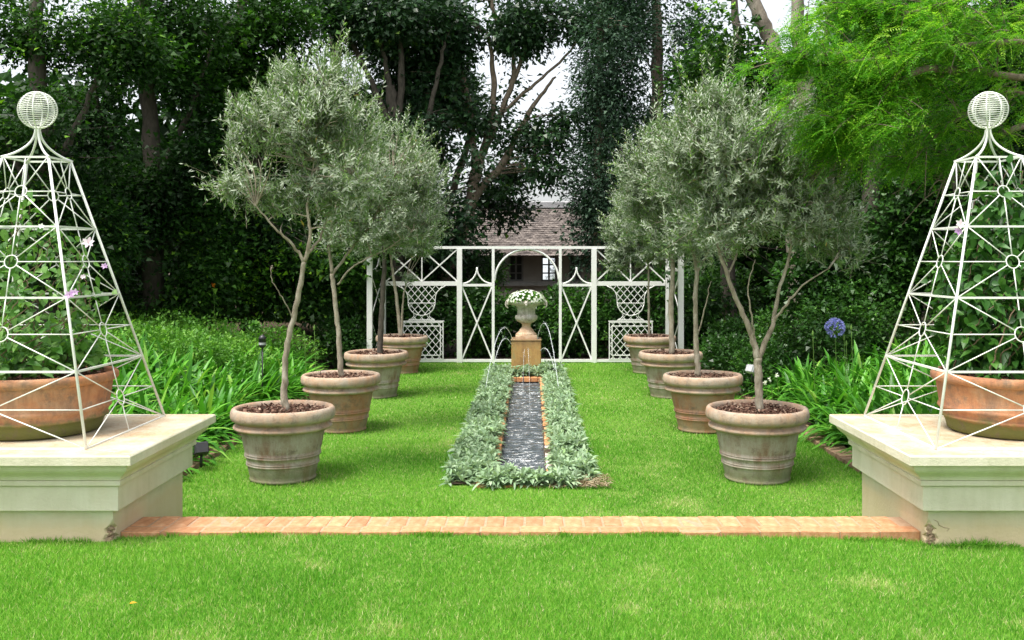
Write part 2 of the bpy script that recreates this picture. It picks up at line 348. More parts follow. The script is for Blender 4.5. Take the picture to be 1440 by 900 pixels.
# ------------------------------------------------------------------ ground, lawns
LZ = -0.30
def sheet(x0, x1, y0, y1, nx, ny, zf):
    g = G(); x, y = np.meshgrid(np.linspace(x0, x1, nx), np.linspace(y0, y1, ny), indexing='ij')
    V = np.stack([x, y, zf(x, y)], -1).reshape(-1, 3)
    i, j = np.meshgrid(np.arange(nx-1), np.arange(ny-1), indexing='ij'); i = i.ravel(); j = j.ravel()
    g.add(V, np.stack([i*ny+j, (i+1)*ny+j, (i+1)*ny+j+1, i*ny+j+1], -1)); return g
sheet(-250, 250, -60, 400, 2, 2, lambda x, y: 0*x-.40).build('ground', M['soil'], kind='structure')
def zfront(x, y): return .014-.036*np.clip((x-.9)/1.4, 0, 1)+.006*(vnoise(x*2, y*2)-.5)-.012*np.clip((-x-1.6)/.6, 0, 1)
g = sheet(-14, 14, -8, 5.445, 120, 60, zfront)
g.box(-14, 14, 5.385, 5.44, -.399, -.05, mat=0)
fl = g.build('front_lawn', M['grass_base'], kind='structure')
def zback(x, y): return LZ+.012*(vnoise(x*1.3, y*1.3, 4)-.5)
g = G()
for a in ((-2.98, -.30, 5.79, 17.75, 40, 110), (.25, 2.98, 5.79, 17.75, 40, 110), (-.30, .25, 5.79, 8.0, 8, 24), (-.30, .25, 15.3, 17.75, 8, 24)):
    q = sheet(*a, zback); g.add(q.v[0], q.f[0])
g.build('back_lawn', M['grass_base'], kind='structure')
def zbed(x, y): return LZ-.045+np.clip((np.abs(x)-3.22)*.26, 0, .5)+.03*(vnoise(x*3, y*3, 5)-.5)
for sgn in (-1, 1):
    sheet(sgn*3.09, sgn*13, 5.6, 24, 40, 50, zbed).build('flower_bed_soil', M['soil'], kind='structure')
sheet(-3.08, 3.08, 17.76, 25, 12, 12, lambda x, y: LZ-.02+.02*vnoise(x, y)).build('hedge_soil', M['soil'], kind='structure')

def in_rill_bed(x, y): return (np.abs(x+.02) < .60) & (y > 7.95) & (y < 16.1)
def blades(n, xr, yr, zf, hl, wd, ypow=1.0, keep=None, nseg=2, lean=.45):
    u = R.random(n)**ypow; y = yr[0]+(yr[1]-yr[0])*u
    hw = np.minimum(.56*y+.15, max(abs(xr[0]), abs(xr[1])))
    x = np.clip(.04+(R.random(n)*2-1)*hw, -99, 99); ok = (x > xr[0]) & (x < xr[1])
    if keep is not None: ok &= keep(x, y)
    x = x[ok]; y = y[ok]; n = len(x)
    pale = vnoise(x*1.7, y*1.7, 8)*.6+vnoise(x*6, y*6, 9)*.4
    C = np.stack([x, y, zf(x, y)-.004], -1)
    D = np.stack([R.normal(size=n)*lean, R.normal(size=n)*lean, np.ones(n)], -1)
    th = R.random(n)*2*PI; N = np.stack([np.cos(th), np.sin(th), np.zeros(n)], -1)
    L = hl*(.55+.8*R.random(n))*(.75+.5*vnoise(x*3, y*3, 2)); W = wd*(.7+.6*R.random(n))
    for (a_, b_, c_) in ((.62, 3.82, .13), (.51, 4.25, .10), (-.55, 4.05, .10), (-2.0, 4.45, .16), (.86, 4.32, .12), (1.75, 4.0, .12), (-1.3, 3.95, .14), (1.7, 4.7, .12), (-1.05, 4.9, .1), (.2, 4.6, .09), (2.25, 4.2, .1), (-.7, 9.7, .25), (-1.1, 14.3, .3), (1.2, 7.4, .25), (.75, 7.7, .2), (1.5, 11, .25)):
        pale = pale+.42*np.exp(-((x-a_)**2+(y-b_)**2*1.4)/c_**2)
    big = vnoise(x*.9+3, y*.9, 21); v = R.random(n)*.62+.34*(big-.1)+.38*np.clip(pale-.62, 0, 1)*2.5*R.random(n)
    dry = R.random(n) < .06+.5*np.clip(pale-.60, 0, .6)*2.2
    v = np.where(dry, .86+.14*R.random(n), np.clip(v, 0, .82))
    g = G(); blade_tris(g, C, D, N, L, W*1.25, .25*R.random(n), v)
    return g
def keepf(x, y): return ~((np.abs(x) > 2.32) & (y > 5.34))
g = blades(230000, (-3.6, 3.6), (3.8, 5.45), zfront, .032, .0034, 1.0, keepf, 1)
# tufts and longer fringe at the kerb and plinth foot
n = 5000; x = R.random(n)*5.6-2.8; y = np.where(np.abs(x) > 2.3, 5.35, 5.44)-R.random(n)*.03
sel = vnoise(x*4, x*0, 31) > .45; x = x[sel]; y = y[sel]; n = len(x)
straps(g, np.stack([x, y, zfront(x, y)], -1), np.stack([R.normal(size=n)*.4, R.normal(size=n)*.3-.2, np.ones(n)], -1), rdir(n), .03+.03*R.random(n), .0035, 2, .2, np.array([1, .75, .05]), R.random(n)*.8)
n = 260; x = 2.57+R.normal(size=n)*.07; y = 5.33+R.normal(size=n)*.012
straps(g, np.stack([x, y, zfront(x, y)], -1), np.stack([R.normal(size=n)*.6, R.normal(size=n)*.4-.2, np.ones(n)], -1), rdir(n), .05+.06*R.random(n), .004, 2, .3, np.array([1, .75, .05]), R.random(n)*.7)
g.build('front_grass', M['grass'], kind='stuff')
def keepb(x, y):
    k = ~in_rill_bed(x, y)
    for s_ in (-1, 1):
        for yy in (8.24, 10.6, 13.2, 16.0): k &= (x-s_*2.05)**2+(y-yy)**2 > .26**2
    return k
blades(150000, (-2.98, 2.98), (6.5, 10), zback, .034, .0052, 1.0, keepb, 1).build('back_grass', M['grass'], kind='stuff')
blades(100000, (-2.98, 2.98), (10, 17.75), zback, .034, .0085, 1.0, keepb, 1).build('back_grass', M['grass'], kind='stuff')
tag(bpy.data.objects['front_grass'], 'short bright green mown grass in front of the brick kerb', 'grass')
tag(bpy.data.objects['back_grass'], 'mown grass of the sunken lawn between the nearer pots', 'grass')
tag(bpy.data.objects['back_grass.001'], 'mown grass of the sunken lawn towards the white trellis', 'grass')
# fallen leaves on the lawn
for (px, py, Y, kk, lb) in ((182, 862, 4.28, 0, 'small yellow leaf fallen on the front lawn at left'), (342, 649, 8.9, 1, 'tan leaf fallen on the grass beside the nearest left pot'), (514, 634, 9.4, 1, 'brown leaf fallen on the grass between left pots and channel')):
    z = (zfront if Y < 5.4 else zback)(np.array([0.]), np.array([Y]))[0]+.034
    p = P(px, py, Y); g = G(); straps(g, np.zeros((1, 3)), np.array([[.8, .4, .25]]), np.array([[0, -.3, 1.]]), .034, .015, 5, .3, np.array([.1, .7, 1, .85, .5, .05]), np.array([.2 if kk else .9]), .12)
    tag(g.build('fallen_leaf', M['straw'] if kk else M['orange_petal'], loc=(p[0], Y, z)), lb, 'leaf')

# ------------------------------------------------------------------ brick kerb
kb = G().box(-2.312, 2.312, 5.456, 5.776, -.395, -.036).build('brick_kerb', M['mortar'], kind='structure')
G_ = G().box(-2.312, 2.312, 5.458, 5.774, -.0355, .0335); G_.build('mortar_bed', M['mortar_pale'], kb)
def brick_mesh(l, w_, h, m, name='brick', b=.005, k=0):
    g = G(); g.box(-l/2, l/2, -w_/2, w_/2, 0, h, b); V = g.v[0]; V += R.normal(size=V.shape)*.0012
    me = g.build(name, m); mesh = me.data; bpy.data.objects.remove(me); return mesh
head = [brick_mesh(.105, .212, .07, M['brick']) for _ in range(4)]; stre = [brick_mesh(.224, .104, .073, M['brick']) for _ in range(4)]
x = -2.25; i = 0
while x < 2.29:
    inst('brick', head[i % 4], kb, (x, 5.67, -.033+random.uniform(-.003, .002)), random.uniform(-.012, .012)); x += .1165; i += 1
x = -2.195; i = 0
while x < 2.25:
    inst('brick', stre[i % 4], kb, (x, 5.504, -.036+random.uniform(-.003, .003)), random.uniform(-.008, .008)); x += .2308; i += 1

# ------------------------------------------------------------------ plinths
def sq_sweep(g, x0, x1, y0, y1, prof, closed_top=True):       # prof: (inset, z) bottom to top
    V = []
    for ins, z in prof: V += [(x0+ins, y0+ins, z), (x1-ins, y0+ins, z), (x1-ins, y1-ins, z), (x0+ins, y1-ins, z)]
    Fc = []
    for i in range(len(prof)-1):
        for k in range(4): Fc.append((i*4+k, i*4+(k+1) % 4, (i+1)*4+(k+1) % 4, (i+1)*4+k))
    n = len(prof); Fc.append((3, 2, 1, 0)); Fc.append(((n-1)*4, (n-1)*4+1, (n-1)*4+2, (n-1)*4+3))
    return g.add(V, Fc, .5, 0, False)
def plinth(sg):
    x0, x1 = sorted((sg*2.14, sg*3.96)); y0, y1 = 5.19, 6.60
    side = 'left' if sg < 0 else 'right'
    t = thing('masonry_plinth', f'cream rendered plinth with moulded cap at the {side} end of the brick kerb', 'plinth', ((x0+x1)/2, 5.9, -.35), 'cream plinths')
    def loc(o): o.location = -Vector(t.location)+Vector(o.location); return o
    def sw(name, prof, mat='stucco'): g = G(); sq_sweep(g, x0, x1, y0, y1, prof); return loc(g.build(name, M[mat], t))
    # base with a broken inner front corner
    b0x, b1x, b0y, b1y = x0+.17, x1-.17, y0+.17, y1-.17
    g = G(); cx = b1x if sg < 0 else b0x; o_ = -1 if sg < 0 else 1
    rows = [(-.35, .055), (-.0, .055), (.02, .06), (.05, .045), (.075, .05), (.10, .022), (.125, .012), (.14, .0), (.19, .0)]
    V = []
    for z, c in rows:
        c1 = c*(1+.4*math.sin(z*90)); pts = [(cx, b1y), (cx, b0y+c1+.0005), (cx+o_*(c+.0005), b0y), (b0x if sg < 0 else b1x, b0y), (b0x if sg < 0 else b1x, b1y)]
        V += [(p[0], p[1], z) for p in pts]
    Fc = []
    for i in range(len(rows)-1):
        for k in range(5):
            q = (i*5+k, i*5+(k+1) % 5, (i+1)*5+(k+1) % 5, (i+1)*5+k); Fc.append(q if sg > 0 else q[::-1])
    g.add(V, Fc, .5, 0, False); loc(g.build('base', M['stucco'], t))
    # exposed rubble in the break
    g = G(); n = 150 if sg > 0 else 110
    for _ in range(n):
        s_ = random.uniform(.005, .013); Mx = np.array(Matrix.LocRotScale(Vector((cx+o_*random.uniform(0.012, .05), b0y+random.uniform(.014, .045), random.uniform(-.01, .11))), Matrix.Rotation(random.random()*6, 3, Vector(rdir(1)[0])), Vector((1, 1, 1))))
        g.box(-s_, s_, -s_*.7, s_*.7, -s_*.6, s_*.6, s_*.25, M=Mx)
    loc(g.build('broken_corner', M['rubble'], t))
    # crack running from the break across the front
    if sg > 0:
        pts = [(cx+.03, b0y-.001, .13), (cx+.055, b0y-.001, .118), (cx+.06, b0y-.001, .10), (cx+.09, b0y-.001, .085), (cx+.12, b0y-.001, .08), (cx+.105, b0y-.001, .065)]
        g = G().tube(pts, [.0015, .002, .0022, .0016, .0015, .0008], 4); loc(g.build('crack', M['rubble'], t))
    sw('fascia', [(.17, .189), (.125, .190), (.12, .194), (.12, .330), (.125, .333), (.17, .334)])
    sw('fillet', [(.15, .3345), (.106, .335), (.10, .339), (.10, .362), (.104, .366), (.15, .367)])
    og = [(.15, .3675), (.102, .368)]
    for k in range(9):
        a = k/8; og.append((.098-.062*(a-.10*math.sin(2*PI*a)), .370+.082*a))
    og += [(.036, .462), (.04, .4665), (.15, .467)]
    sw('ogee_moulding', og)
    sw('cap_slab', [(.05, .4675), (.004, .468), (0, .472), (0, .519), (.006, .527)])
    return t
plinth(-1); plinth(1)

# ------------------------------------------------------------------ planting cages
def cage(sg):
    cxp = -3.04 if sg < 0 else 2.93; cyp = 5.94; zb = .5285
    side = 'left' if sg < 0 else 'right'
    t = thing('obelisk_cage', f'white metal obelisk cage with ball finial on the {side} plinth', 'plant cage', (cxp, cyp, zb), 'white obelisk cages')
    lv = [0, .425, .85, 1.275, 1.705]; hb, ht = .575, .14
    def hw(z): return hb+(ht-hb)*z/1.705
    def bar(name, a, b, w_, par=t): return G().bar(a, b, w_, w_, up=(0.3, .9, .1)).build(name, M['cage'], par)
    for a, b in ((-1, -1), (1, -1), (1, 1), (-1, 1)):
        G().tube([(a*hb, b*hb, 0), (a*ht, b*ht, 1.705)], .0085, 8).build('corner_post', M['cage'], t)
    for k in range(4):
        rot = Matrix.Rotation(k*PI/2, 3, 'Z')
        def q(u, z): v = rot@Vector((u, -hw(z), z)); return (v.x, v.y, v.z)
        for i, z in enumerate(lv):
            e = hw(z)-.006; G().bar(q(-e, z), q(e, z), .012 if i else .012, .012).build('rail', M['cage'], t)
        for i in range(4):
            z0, z1 = lv[i], lv[i+1]; zm = (z0+z1)/2; r = .047-.004*i
            G().tube([q(r*math.cos(a), zm+r*math.sin(a)) for a in np.linspace(0, 2*PI, 25)], .004, 5, caps=False).build('ring', M['cage'], t)
            e0, e1, em = hw(z0)-.008, hw(z1)-.008, hw(zm)-.008
            for (u, z) in ((-e0, z0+.004), (e0, z0+.004), (-e1, z1-.004), (e1, z1-.004), (-em, zm), (em, zm), (0, z0), (0, z1)):
                d = math.hypot(u, z-zm); G().tube([q(u, z), q(u*r/d, zm+(z-zm)*r/d)], .0038, 5).build('spoke', M['cage'], t)
    zs = 2.542-zb; R_ = .114; zn = zs-R_
    for a, b in ((-1, -1), (1, -1), (1, 1), (-1, 1)):
        pts = []
        for u in np.linspace(0, 1, 12):
            rr = ht*(1-u)**2.3+.008; pts.append((a*rr, b*rr, 1.705+(zn-1.705+.01)*(u**1.15)))
        G().tube(pts, .0075, 7).build('neck_bar', M['cage'], t)
    ball = G().lathe([(.001, -.012), (.016, -.008), (.018, .004), (.001, .01)], 12, (0, 0, 0)).build('finial_ball', M['cage'], t, loc=(0, 0, zn))
    for k in range(4):
        a = k*PI/4+.25; G().tube([(R_*math.cos(th)*math.cos(a), R_*math.cos(th)*math.sin(a), R_+R_*math.sin(th)) for th in np.linspace(-PI/2, 1.5*PI, 33)], .0042, 5, caps=False).build('hoop', M['cage'], ball)
    for k in range(17):
        z = -R_*.93+k*R_*1.86/16; rr = math.sqrt(R_*R_-z*z)
        G().tube([(rr*math.cos(a), rr*math.sin(a), R_+z+.0) for a in np.linspace(0, 2*PI, 29)], .0026, 4, caps=False).build('wire', M['cage'], ball)
    return t
cage(-1); cage(1)

# ------------------------------------------------------------------ pots
def chips(g, rad, n, z0, zr, s0=.022):
    r = rad*np.sqrt(R.random(n)); th = R.random(n)*2*PI; C = np.stack([r*np.cos(th), r*np.sin(th), z0+zr*R.random(n)+.02*(1-r/rad)], -1)
    D = rdir(n); D[:, 2] *= .35; N = rdir(n); N[:, 2] += 1.2
    straps(g, C, D, N, s0*(.6+R.random(n)), s0*.45*(.6+R.random(n)), 2, 0, np.array([.7, 1, .6]), R.random(n)**1.3, .25)
def pot(x, y, tone, label, k):
    t = thing('terracotta_pot', label, 'pot', (x, y, LZ+.0), 'large terracotta pots with olive trees', random.random()*6)
    t.rotation_euler[0] = random.uniform(-.012, .012); t.rotation_euler[1] = random.uniform(-.012, .012)
    H = .63; bm = M['pot_red'] if tone else M['pot_grey']
    prof = [(.005, .004), (.262, .004), (.279, .006), (.283, .02), (.277, .03), (.276, .032)]
    def rb(z): return .276+(.358-.276)*((z-.03)/.41)**.92
    for z in np.linspace(.06, .13, 4): prof.append((rb(z), z))
    for z in (.148, .222):
        prof += [(rb(z)-.001, z-.012), (rb(z)+.008, z-.006), (rb(z)+.009, z), (rb(z)+.001, z+.006), (rb(z)+.001, z+.009), (rb(z)+.007, z+.013), (rb(z)+.006, z+.018), (rb(z), z+.022)]
    for z in np.linspace(.27, .438, 5): prof.append((rb(z), z))
    wob = lambda r, z, th: r*(1+.004*np.sin(2*th+k)+.003*np.sin(5*th+z*9))
    g = G().lathe(prof, 56, mod=wob); g.build('pot_body', bm, t)
    rim = [(.355, .437), (.385, .438), (.408, .444), (.419, .455), (.421, .466), (.412, .478), (.396, .487), (.390, .498), (.394, .508), (.410, .515), (.427, .522), (.439, .537), (.444, .560), (.442, .590), (.436, .610), (.425, .623), (.410, .628), (.396, .622), (.388, .605), (.383, .56), (.38, .53)]
    G().lathe(rim, 56, mod=wob).build('pot_rim', M['pot_rim'] if not tone or k % 2 else M['pot_rim'], t)
    g = G().lathe([(.001, .575), (.2, .57), (.386, .555)], 24, mod=lambda r, z, th: r*.995)
    g.var[0] = np.full(len(g.v[0]), .15); chips(g, .385, 900 if y < 11 else 450, .572, .028, .03 if y < 11 else .045)
    g.build('mulch', M['mulch'], t)
    return t
pos = {}
names = ['nearest the plinths', 'second from the plinths', 'third from the plinths', 'farthest back by the trellis']
for s_, xs in (('left', (-2.10, -2.07, -2.096, -2.13)), ('right', (2.03, 1.99, 2.01, 2.07))):
    tones = (0, 1, 0, 1) if s_ == 'left' else (0, 1, 0, 0)
    for k, (x, y) in enumerate(zip(xs, (8.24, 10.6, 13.2, 16.0))):
        desc = 'reddish weathered' if tones[k] else 'grey weathered'
        pot(x, y, tones[k], f'{desc} terracotta pot with thick rim, {names[k]} in the {s_} row', k+(4 if s_ == 'right' else 0)); pos[s_, k] = (x, y)

def bowl(x, y, rad, label):
    t = thing('terracotta_bowl', label, 'pot', (x, y, .5285), 'wide terracotta bowls in the cages')
    q = rad/.45
    prof = [(.01, .002), (.33, .002), (.352, .012), (.362, .05), (.376, .085), (.392, .09), (.395, .104), (.386, .112), (.398, .135), (.412, .15), (.408, .165), (.400, .17), (.412, .25), (.420, .31)]
    wob = lambda r, z, th: r*(1+.006*np.sin(2*th)+.004*np.sin(5*th))
    G().lathe([(a*q, b) for a, b in prof], 56, mod=wob).build('pot_body', M['pot_bowl'], t)
    G().lathe([(a*q, b) for a, b in [(.419, .3095), (.44, .315), (.452, .33), (.452, .355), (.44, .37), (.425, .372), (.412, .36), (.40, .30)]], 56, mod=wob).build('pot_rim', M['pot_bowl'], t)
    g = G().lathe([(.001, .345), (.41*q, .325)], 24); g.var[0] = np.full(len(g.v[0]), .1); chips(g, .40*q, 700, .34, .02, .025); g.build('mulch', M['mulch'], t)
bowl(-3.04, 5.94, .465, 'wide orange terracotta bowl with mossy foot inside the left cage')
bowl(3.06, 5.94, .455, 'wide orange terracotta bowl with mossy foot inside the right cage')

# ------------------------------------------------------------------ bed edging bricks
edm = [brick_mesh(.21, .105, .07, M['edging']) for _ in range(3)]
for sg, side in ((-1, 'left'), (1, 'right')):
    e = G().box(sg*2.985, sg*3.215, 6.3, 17.5, -.399, -.318).build('bed_edging', M['mortar'], kind='structure')
    y = 6.45; i = 0
    while y < 17.4:
        inst('brick', edm[i % 3], e, (sg*3.10+random.uniform(-.006, .006), y, -.335+random.uniform(-.004, .006)), random.uniform(-.04, .04)); y += .118; i += 1

# ------------------------------------------------------------------ rill
RX0, RX1, RY0, RY1 = -.24, .195, 8.10, 15.15; RC = (RX0+RX1)/2
g = G()
g.box(RX0-.02, RX0-.001, RY0, RY1, -.3995, -.352); g.box(RX1+.001, RX1+.02, RY0, RY1, -.3995, -.352)
basin = g.build('water_channel', M['basin']); tag(basin, 'long narrow brick edged water channel running down the middle of the lawn', 'water channel')
b1 = [brick_mesh(.21, .105, .07, M['brick_rill']) for _ in range(3)]; b2 = [brick_mesh(.21, .105, .07, M['brick_pale']) for _ in range(2)]
y = RY0+.05; i = 0
while y < RY1:
    for sg, xx in ((-1, RX0-.106), (1, RX1+.106)):
        pale = sg > 0 and y < 9.6 and (i % 7 != 3)
        inst('brick', (b2[i % 2] if pale else b1[i % 3]), basin, (xx+random.uniform(-.004, .004), y, -.352+random.uniform(-.003, .003)), random.uniform(-.02, .02))
    y += .116; i += 1
for yy in (RY0-.112, RY1+.112):
    for k in range(6): inst('brick', b1[k % 3], basin, (RX0-.16+.05+k*.116, yy, -.351), PI/2+random.uniform(-.02, .02))
g = sheet(RX0, RX1, RY0, RY1, 28, 700, lambda x, y: -.366+.0036*np.sin(y*52+4*np.sin(x*9)+7*vnoise(x*3, y*2))*(.3+vnoise(x*5, y*2.5, 3))+.010*(vnoise(x*9, y*30, 6)-.5)+.004*(vnoise(x*30, y*70, 16)-.5))
g.build('rill_water', M['water'], kind='structure')

# lamb's ear strips
def lambs(name, label, xr, yr, n, hmax=.13, lean=0):
    g = G(); c = np.stack([xr[0]+(xr[1]-xr[0])*R.random(n), yr[0]+(yr[1]-yr[0])*R.random(n), np.full(n, LZ)], -1)
    hh = hmax*(.35+.9*vnoise(c[:, 0]*5, c[:, 1]*4, 7)); c[:, 2] += hh*R.random(n)
    k = 13; C = np.repeat(c, k, 0); m = len(C); th = R.random(m)*2*PI; el = R.random(m)**1.3*1.35
    D = np.stack([np.cos(th)*np.cos(el), np.sin(th)*np.cos(el), np.sin(el)+.1], -1)
    N = np.cross(np.cross(D, np.array((0, 0, 1.))), D)+R.normal(size=(m, 3))*.25
    straps(g, C+D*.01, D, N, (.055+.075*R.random(m)), .018+.017*R.random(m), 3, .15+.5*R.random(m), np.array([.4, 1, .85, .06]), R.random(m)*.97, .14)
    o = g.build(name, M['lamb'], kind='stuff'); return tag(o, label, 'plants')
lambs('lambs_ear', "band of silvery lamb's ear leaves along the left side of the channel", (-.64, RX0-.05), (7.98, 16.0), 1250)
lambs('lambs_ear', "band of silvery lamb's ear leaves along the right side of the channel", (RX1+.08, .58), (8.0, 16.0), 1200)
lambs('lambs_ear', "lamb's ear leaves spilling over the near end of the channel", (-.36, .42), (7.86, 8.06), 115, .10)
lambs('lambs_ear', "lamb's ear leaves at the foot of the fountain pedestal", (-.45, .42), (15.27, 15.6), 130, .16)
g = G(); n = 900; C = np.stack([.10+.62*R.random(n), 7.86+.35*R.random(n)**1.5, np.full(n, LZ+.02)+.03*R.random(n)], -1); D = rdir(n); D[:, 2] = np.abs(D[:, 2])*.3
straps(g, C, D, rdir(n)+np.array((0, 0, 1.5)), .03+.06*R.random(n), .008, 2, .3, np.array([.7, 1, .1]))
tag(g.build('dry_leaves', M['straw'], kind='stuff'), "dry brown leaves at the near right corner of the lamb's ear", 'dead leaves')
for sg in (-1, 1):
    sheet(RC+sg*.21, RC+sg*.60, 7.98, 16.1, 8, 60, lambda x, y: LZ+.004+.02*vnoise(x*9, y*9)).build('channel_bed_soil', M['soil'], kind='structure')

# ------------------------------------------------------------------ fountain pedestal, urn, flowers, jets
pc = (-.018, 15.80)
ped = thing('fountain_pedestal', 'square rust stained stone pedestal with water spouts at the end of the channel', 'pedestal', (*pc, LZ))
G().box(-.245, .245, -.245, .245, -.05, .572, .012).build('block', M['rusty'], ped)
G().box(-.252, .252, -.252, .252, .5725, .595, .006).build('top_slab', M['rusty'], ped)
urn = thing('stone_urn', 'pale carved stone urn standing on the rusty fountain pedestal', 'urn', (*pc, LZ+.5955))
G().box(-.178, .178, -.178, .178, 0, .058, .006).build('square_foot', M['stone_warm'], urn)
fl8 = lambda a, k: (lambda r, z, th: r*(1+a*np.cos(k*th)))
G().lathe([(.165, .0585), (.168, .075), (.158, .09), (.135, .105), (.12, .125), (.098, .16), (.082, .178), (.078, .185)], 64, mod=fl8(.035, 16)).build('bell_foot', M['stone_warm'], urn)
G().lathe([(.078, .1855), (.072, .20), (.070, .225), (.074, .242), (.088, .248), (.09, .257), (.08, .262), (.1, .2625)], 40).build('stem', M['stone_warm'], urn)
G().lathe([(.06, .263), (.105, .266), (.14, .285), (.168, .312), (.181, .34), (.182, .362), (.172, .384), (.158, .392), (.15, .395)], 96, mod=fl8(.045, 22)).build('gadrooned_bowl', M['stone'], urn)
G().lathe([(.148, .3955), (.144, .42), (.143, .45), (.148, .49), (.160, .525), (.182, .548), (.19, .552)], 96, mod=fl8(.035, 18)).build('fluted_body', M['stone'], urn)
G().lathe([(.18, .5525), (.225, .556), (.262, .566), (.284, .582), (.292, .60), (.296, .612), (.288, .622), (.268, .624), (.25, .615), (.24, .59)], 64, mod=fl8(.012, 40)).build('rim', M['stone'], urn)
for k in range(4):
    a = k*PI/2; ca, sa = math.cos(a), math.sin(a)
    g = G()
    for (rr, tt, zz, rad) in ((.295, 0, .60, .032), (.31, 0, .575, .022), (.29, .022, .63, .016), (.29, -.022, .63, .016), (.318, 0, .60, .012)):
        c = (rr*ca-tt*sa, rr*sa+tt*ca, zz); pr = [(max(rad*math.cos(u), .0005), rad*math.sin(u)*1.15) for u in np.linspace(-PI/2, PI/2, 7)]
        g.lathe(pr, 10, c)
    g.build('mask', M['stone'], urn)
    g = G(); sgn = 1
    pts = [((.30+.045*math.sin(u))*ca-.0*sa, (.30+.045*math.sin(u))*sa, .575+.065*math.cos(u)) for u in np.linspace(.1, PI, 10)]
    if k % 2 == 0: g.tube(pts, [.012]*10, 7).build('ring_handle', M['stone'], urn)
fp = thing('bedding_flowers', 'dome of small white flowers and green leaves filling the stone urn', 'flowers', (*pc, LZ+1.2))
n = 2600; d = rdir(n); d[:, 2] = np.abs(d[:, 2]); rr = .75+.3*R.random(n)
C = np.stack([d[:, 0]*.28*rr, d[:, 1]*.28*rr, .005+d[:, 2]*.165*rr], -1)
g = G(); straps(g, C, d+R.normal(size=(n, 3))*.5, rdir(n)+np.array((0, 0, 1)), .03+.02*R.random(n), .02, 2, .2); g.build('leaves', M['shrub_bright'], fp)
g = G(); n = 210; d = rdir(n); d[:, 2] = np.abs(d[:, 2]); C = np.stack([d[:, 0]*.32, d[:, 1]*.32, .015+d[:, 2]*.19], -1)
for k in range(5):
    a = unit(np.cross(d, np.array((.1, .2, 1)))); b = np.cross(d, a); th = k*2*PI/5; D = a*math.cos(th)+b*math.sin(th)+d*.25
    straps(g, C, D, d, .021, .018, 3, 0, np.array([.3, .9, 1, .4]))
g.build('blossoms', M['white_petal'], fp, kind='stuff')
def jetcurve(name, a, pk, b, label, r=.0038):
    a, pk, b = (np.array(q, float) for q in (a, pk, b)); n = 26; pts = []
    # parabola in height, straight in plan, split at peak
    zpk = pk[2]; u0 = math.sqrt(max(zpk-a[2], 1e-4)); u1 = math.sqrt(max(zpk-b[2], 1e-4)); T = u0+u1
    for t in np.linspace(0, 1, n):
        s_ = t*T-u0; pts.append((a[0]+(b[0]-a[0])*t, a[1]+(b[1]-a[1])*t, zpk-s_*s_))
    pts = np.array(pts); pts[1:-1] += R.normal(size=(n-2, 3))*.0012
    o = G().tube(pts, np.linspace(r*1.4, r*.8, n)*(1+.3*R.random(n)), 6).build(name, M['jet'] if r > .003 else M['jet_thin'])
    g = G(); m = 90 if r > .003 else 25; k = R.integers(8, n, m); C = pts[k]+R.normal(size=(m, 3))*.012
    diamonds(g, C, rdir(m), rdir(m), .012, .009); g.build('droplets', M['jet'], o, kind='stuff')
    return tag(o, label, 'water jet', 'arching water jets')
jetcurve('water_jet', P(721, 479, 15.6), P(711, 457, 15.3), P(683, 545, 13.2), 'taller water jet arching out to the left of the pedestal')
jetcurve('water_jet', P(755, 479, 15.6), P(765, 451, 15.3), P(787, 560, 13.2), 'tallest water jet arching out to the right of the pedestal')
jetcurve('water_jet', P(720, 487, 15.6), P(711, 476, 15.3), P(694, 515, 14.9), 'lower water jet arching left beside the pedestal')
jetcurve('water_jet', P(759, 495, 15.6), P(768, 490, 15.3), P(780, 520, 14.9), 'lower water jet arching right beside the pedestal')
wz = -.366
for (x, y, lb) in ((-.06, 13.9, 'faint thin water jet falling into the far end of the channel'), (.05, 12.05, 'thin water jet landing in the middle of the channel')):
    jetcurve('water_jet', (x*.4+pc[0], 15.54, .12), (0, 0, .17 if y > 13 else .24), (x, y, wz), lb, .0025)
for (x, y, s_, lb) in ((-.10, 13.9, .09, 'far left splash on the channel water'), (.09, 13.9, .07, 'far right splash on the channel water'), (0., 12.05, .11, 'middle white splash on the channel water'), (-.03, 9.25, .13, 'nearest white splash on the channel water')):
    g = G(); m = 130; th = R.random(m)*2*PI; rr = s_*np.abs(R.normal(size=m))*.6; C = np.stack([x+rr*np.cos(th)*1.3, y+rr*np.sin(th)*1.6, wz+.004+np.abs(R.normal(size=m))*.014*np.exp(-rr/s_)], -1)
    C[:, 0] = np.clip(C[:, 0], RX0+.01, RX1-.01)
    diamonds(g, C, rdir(m)*np.array((1, 1, .4)), rdir(m)+np.array((0, 0, 1)), .016, .011)
    tag(g.build('water_splash', M['jet'], kind='stuff'), lb, 'splash', 'splashes on the channel')

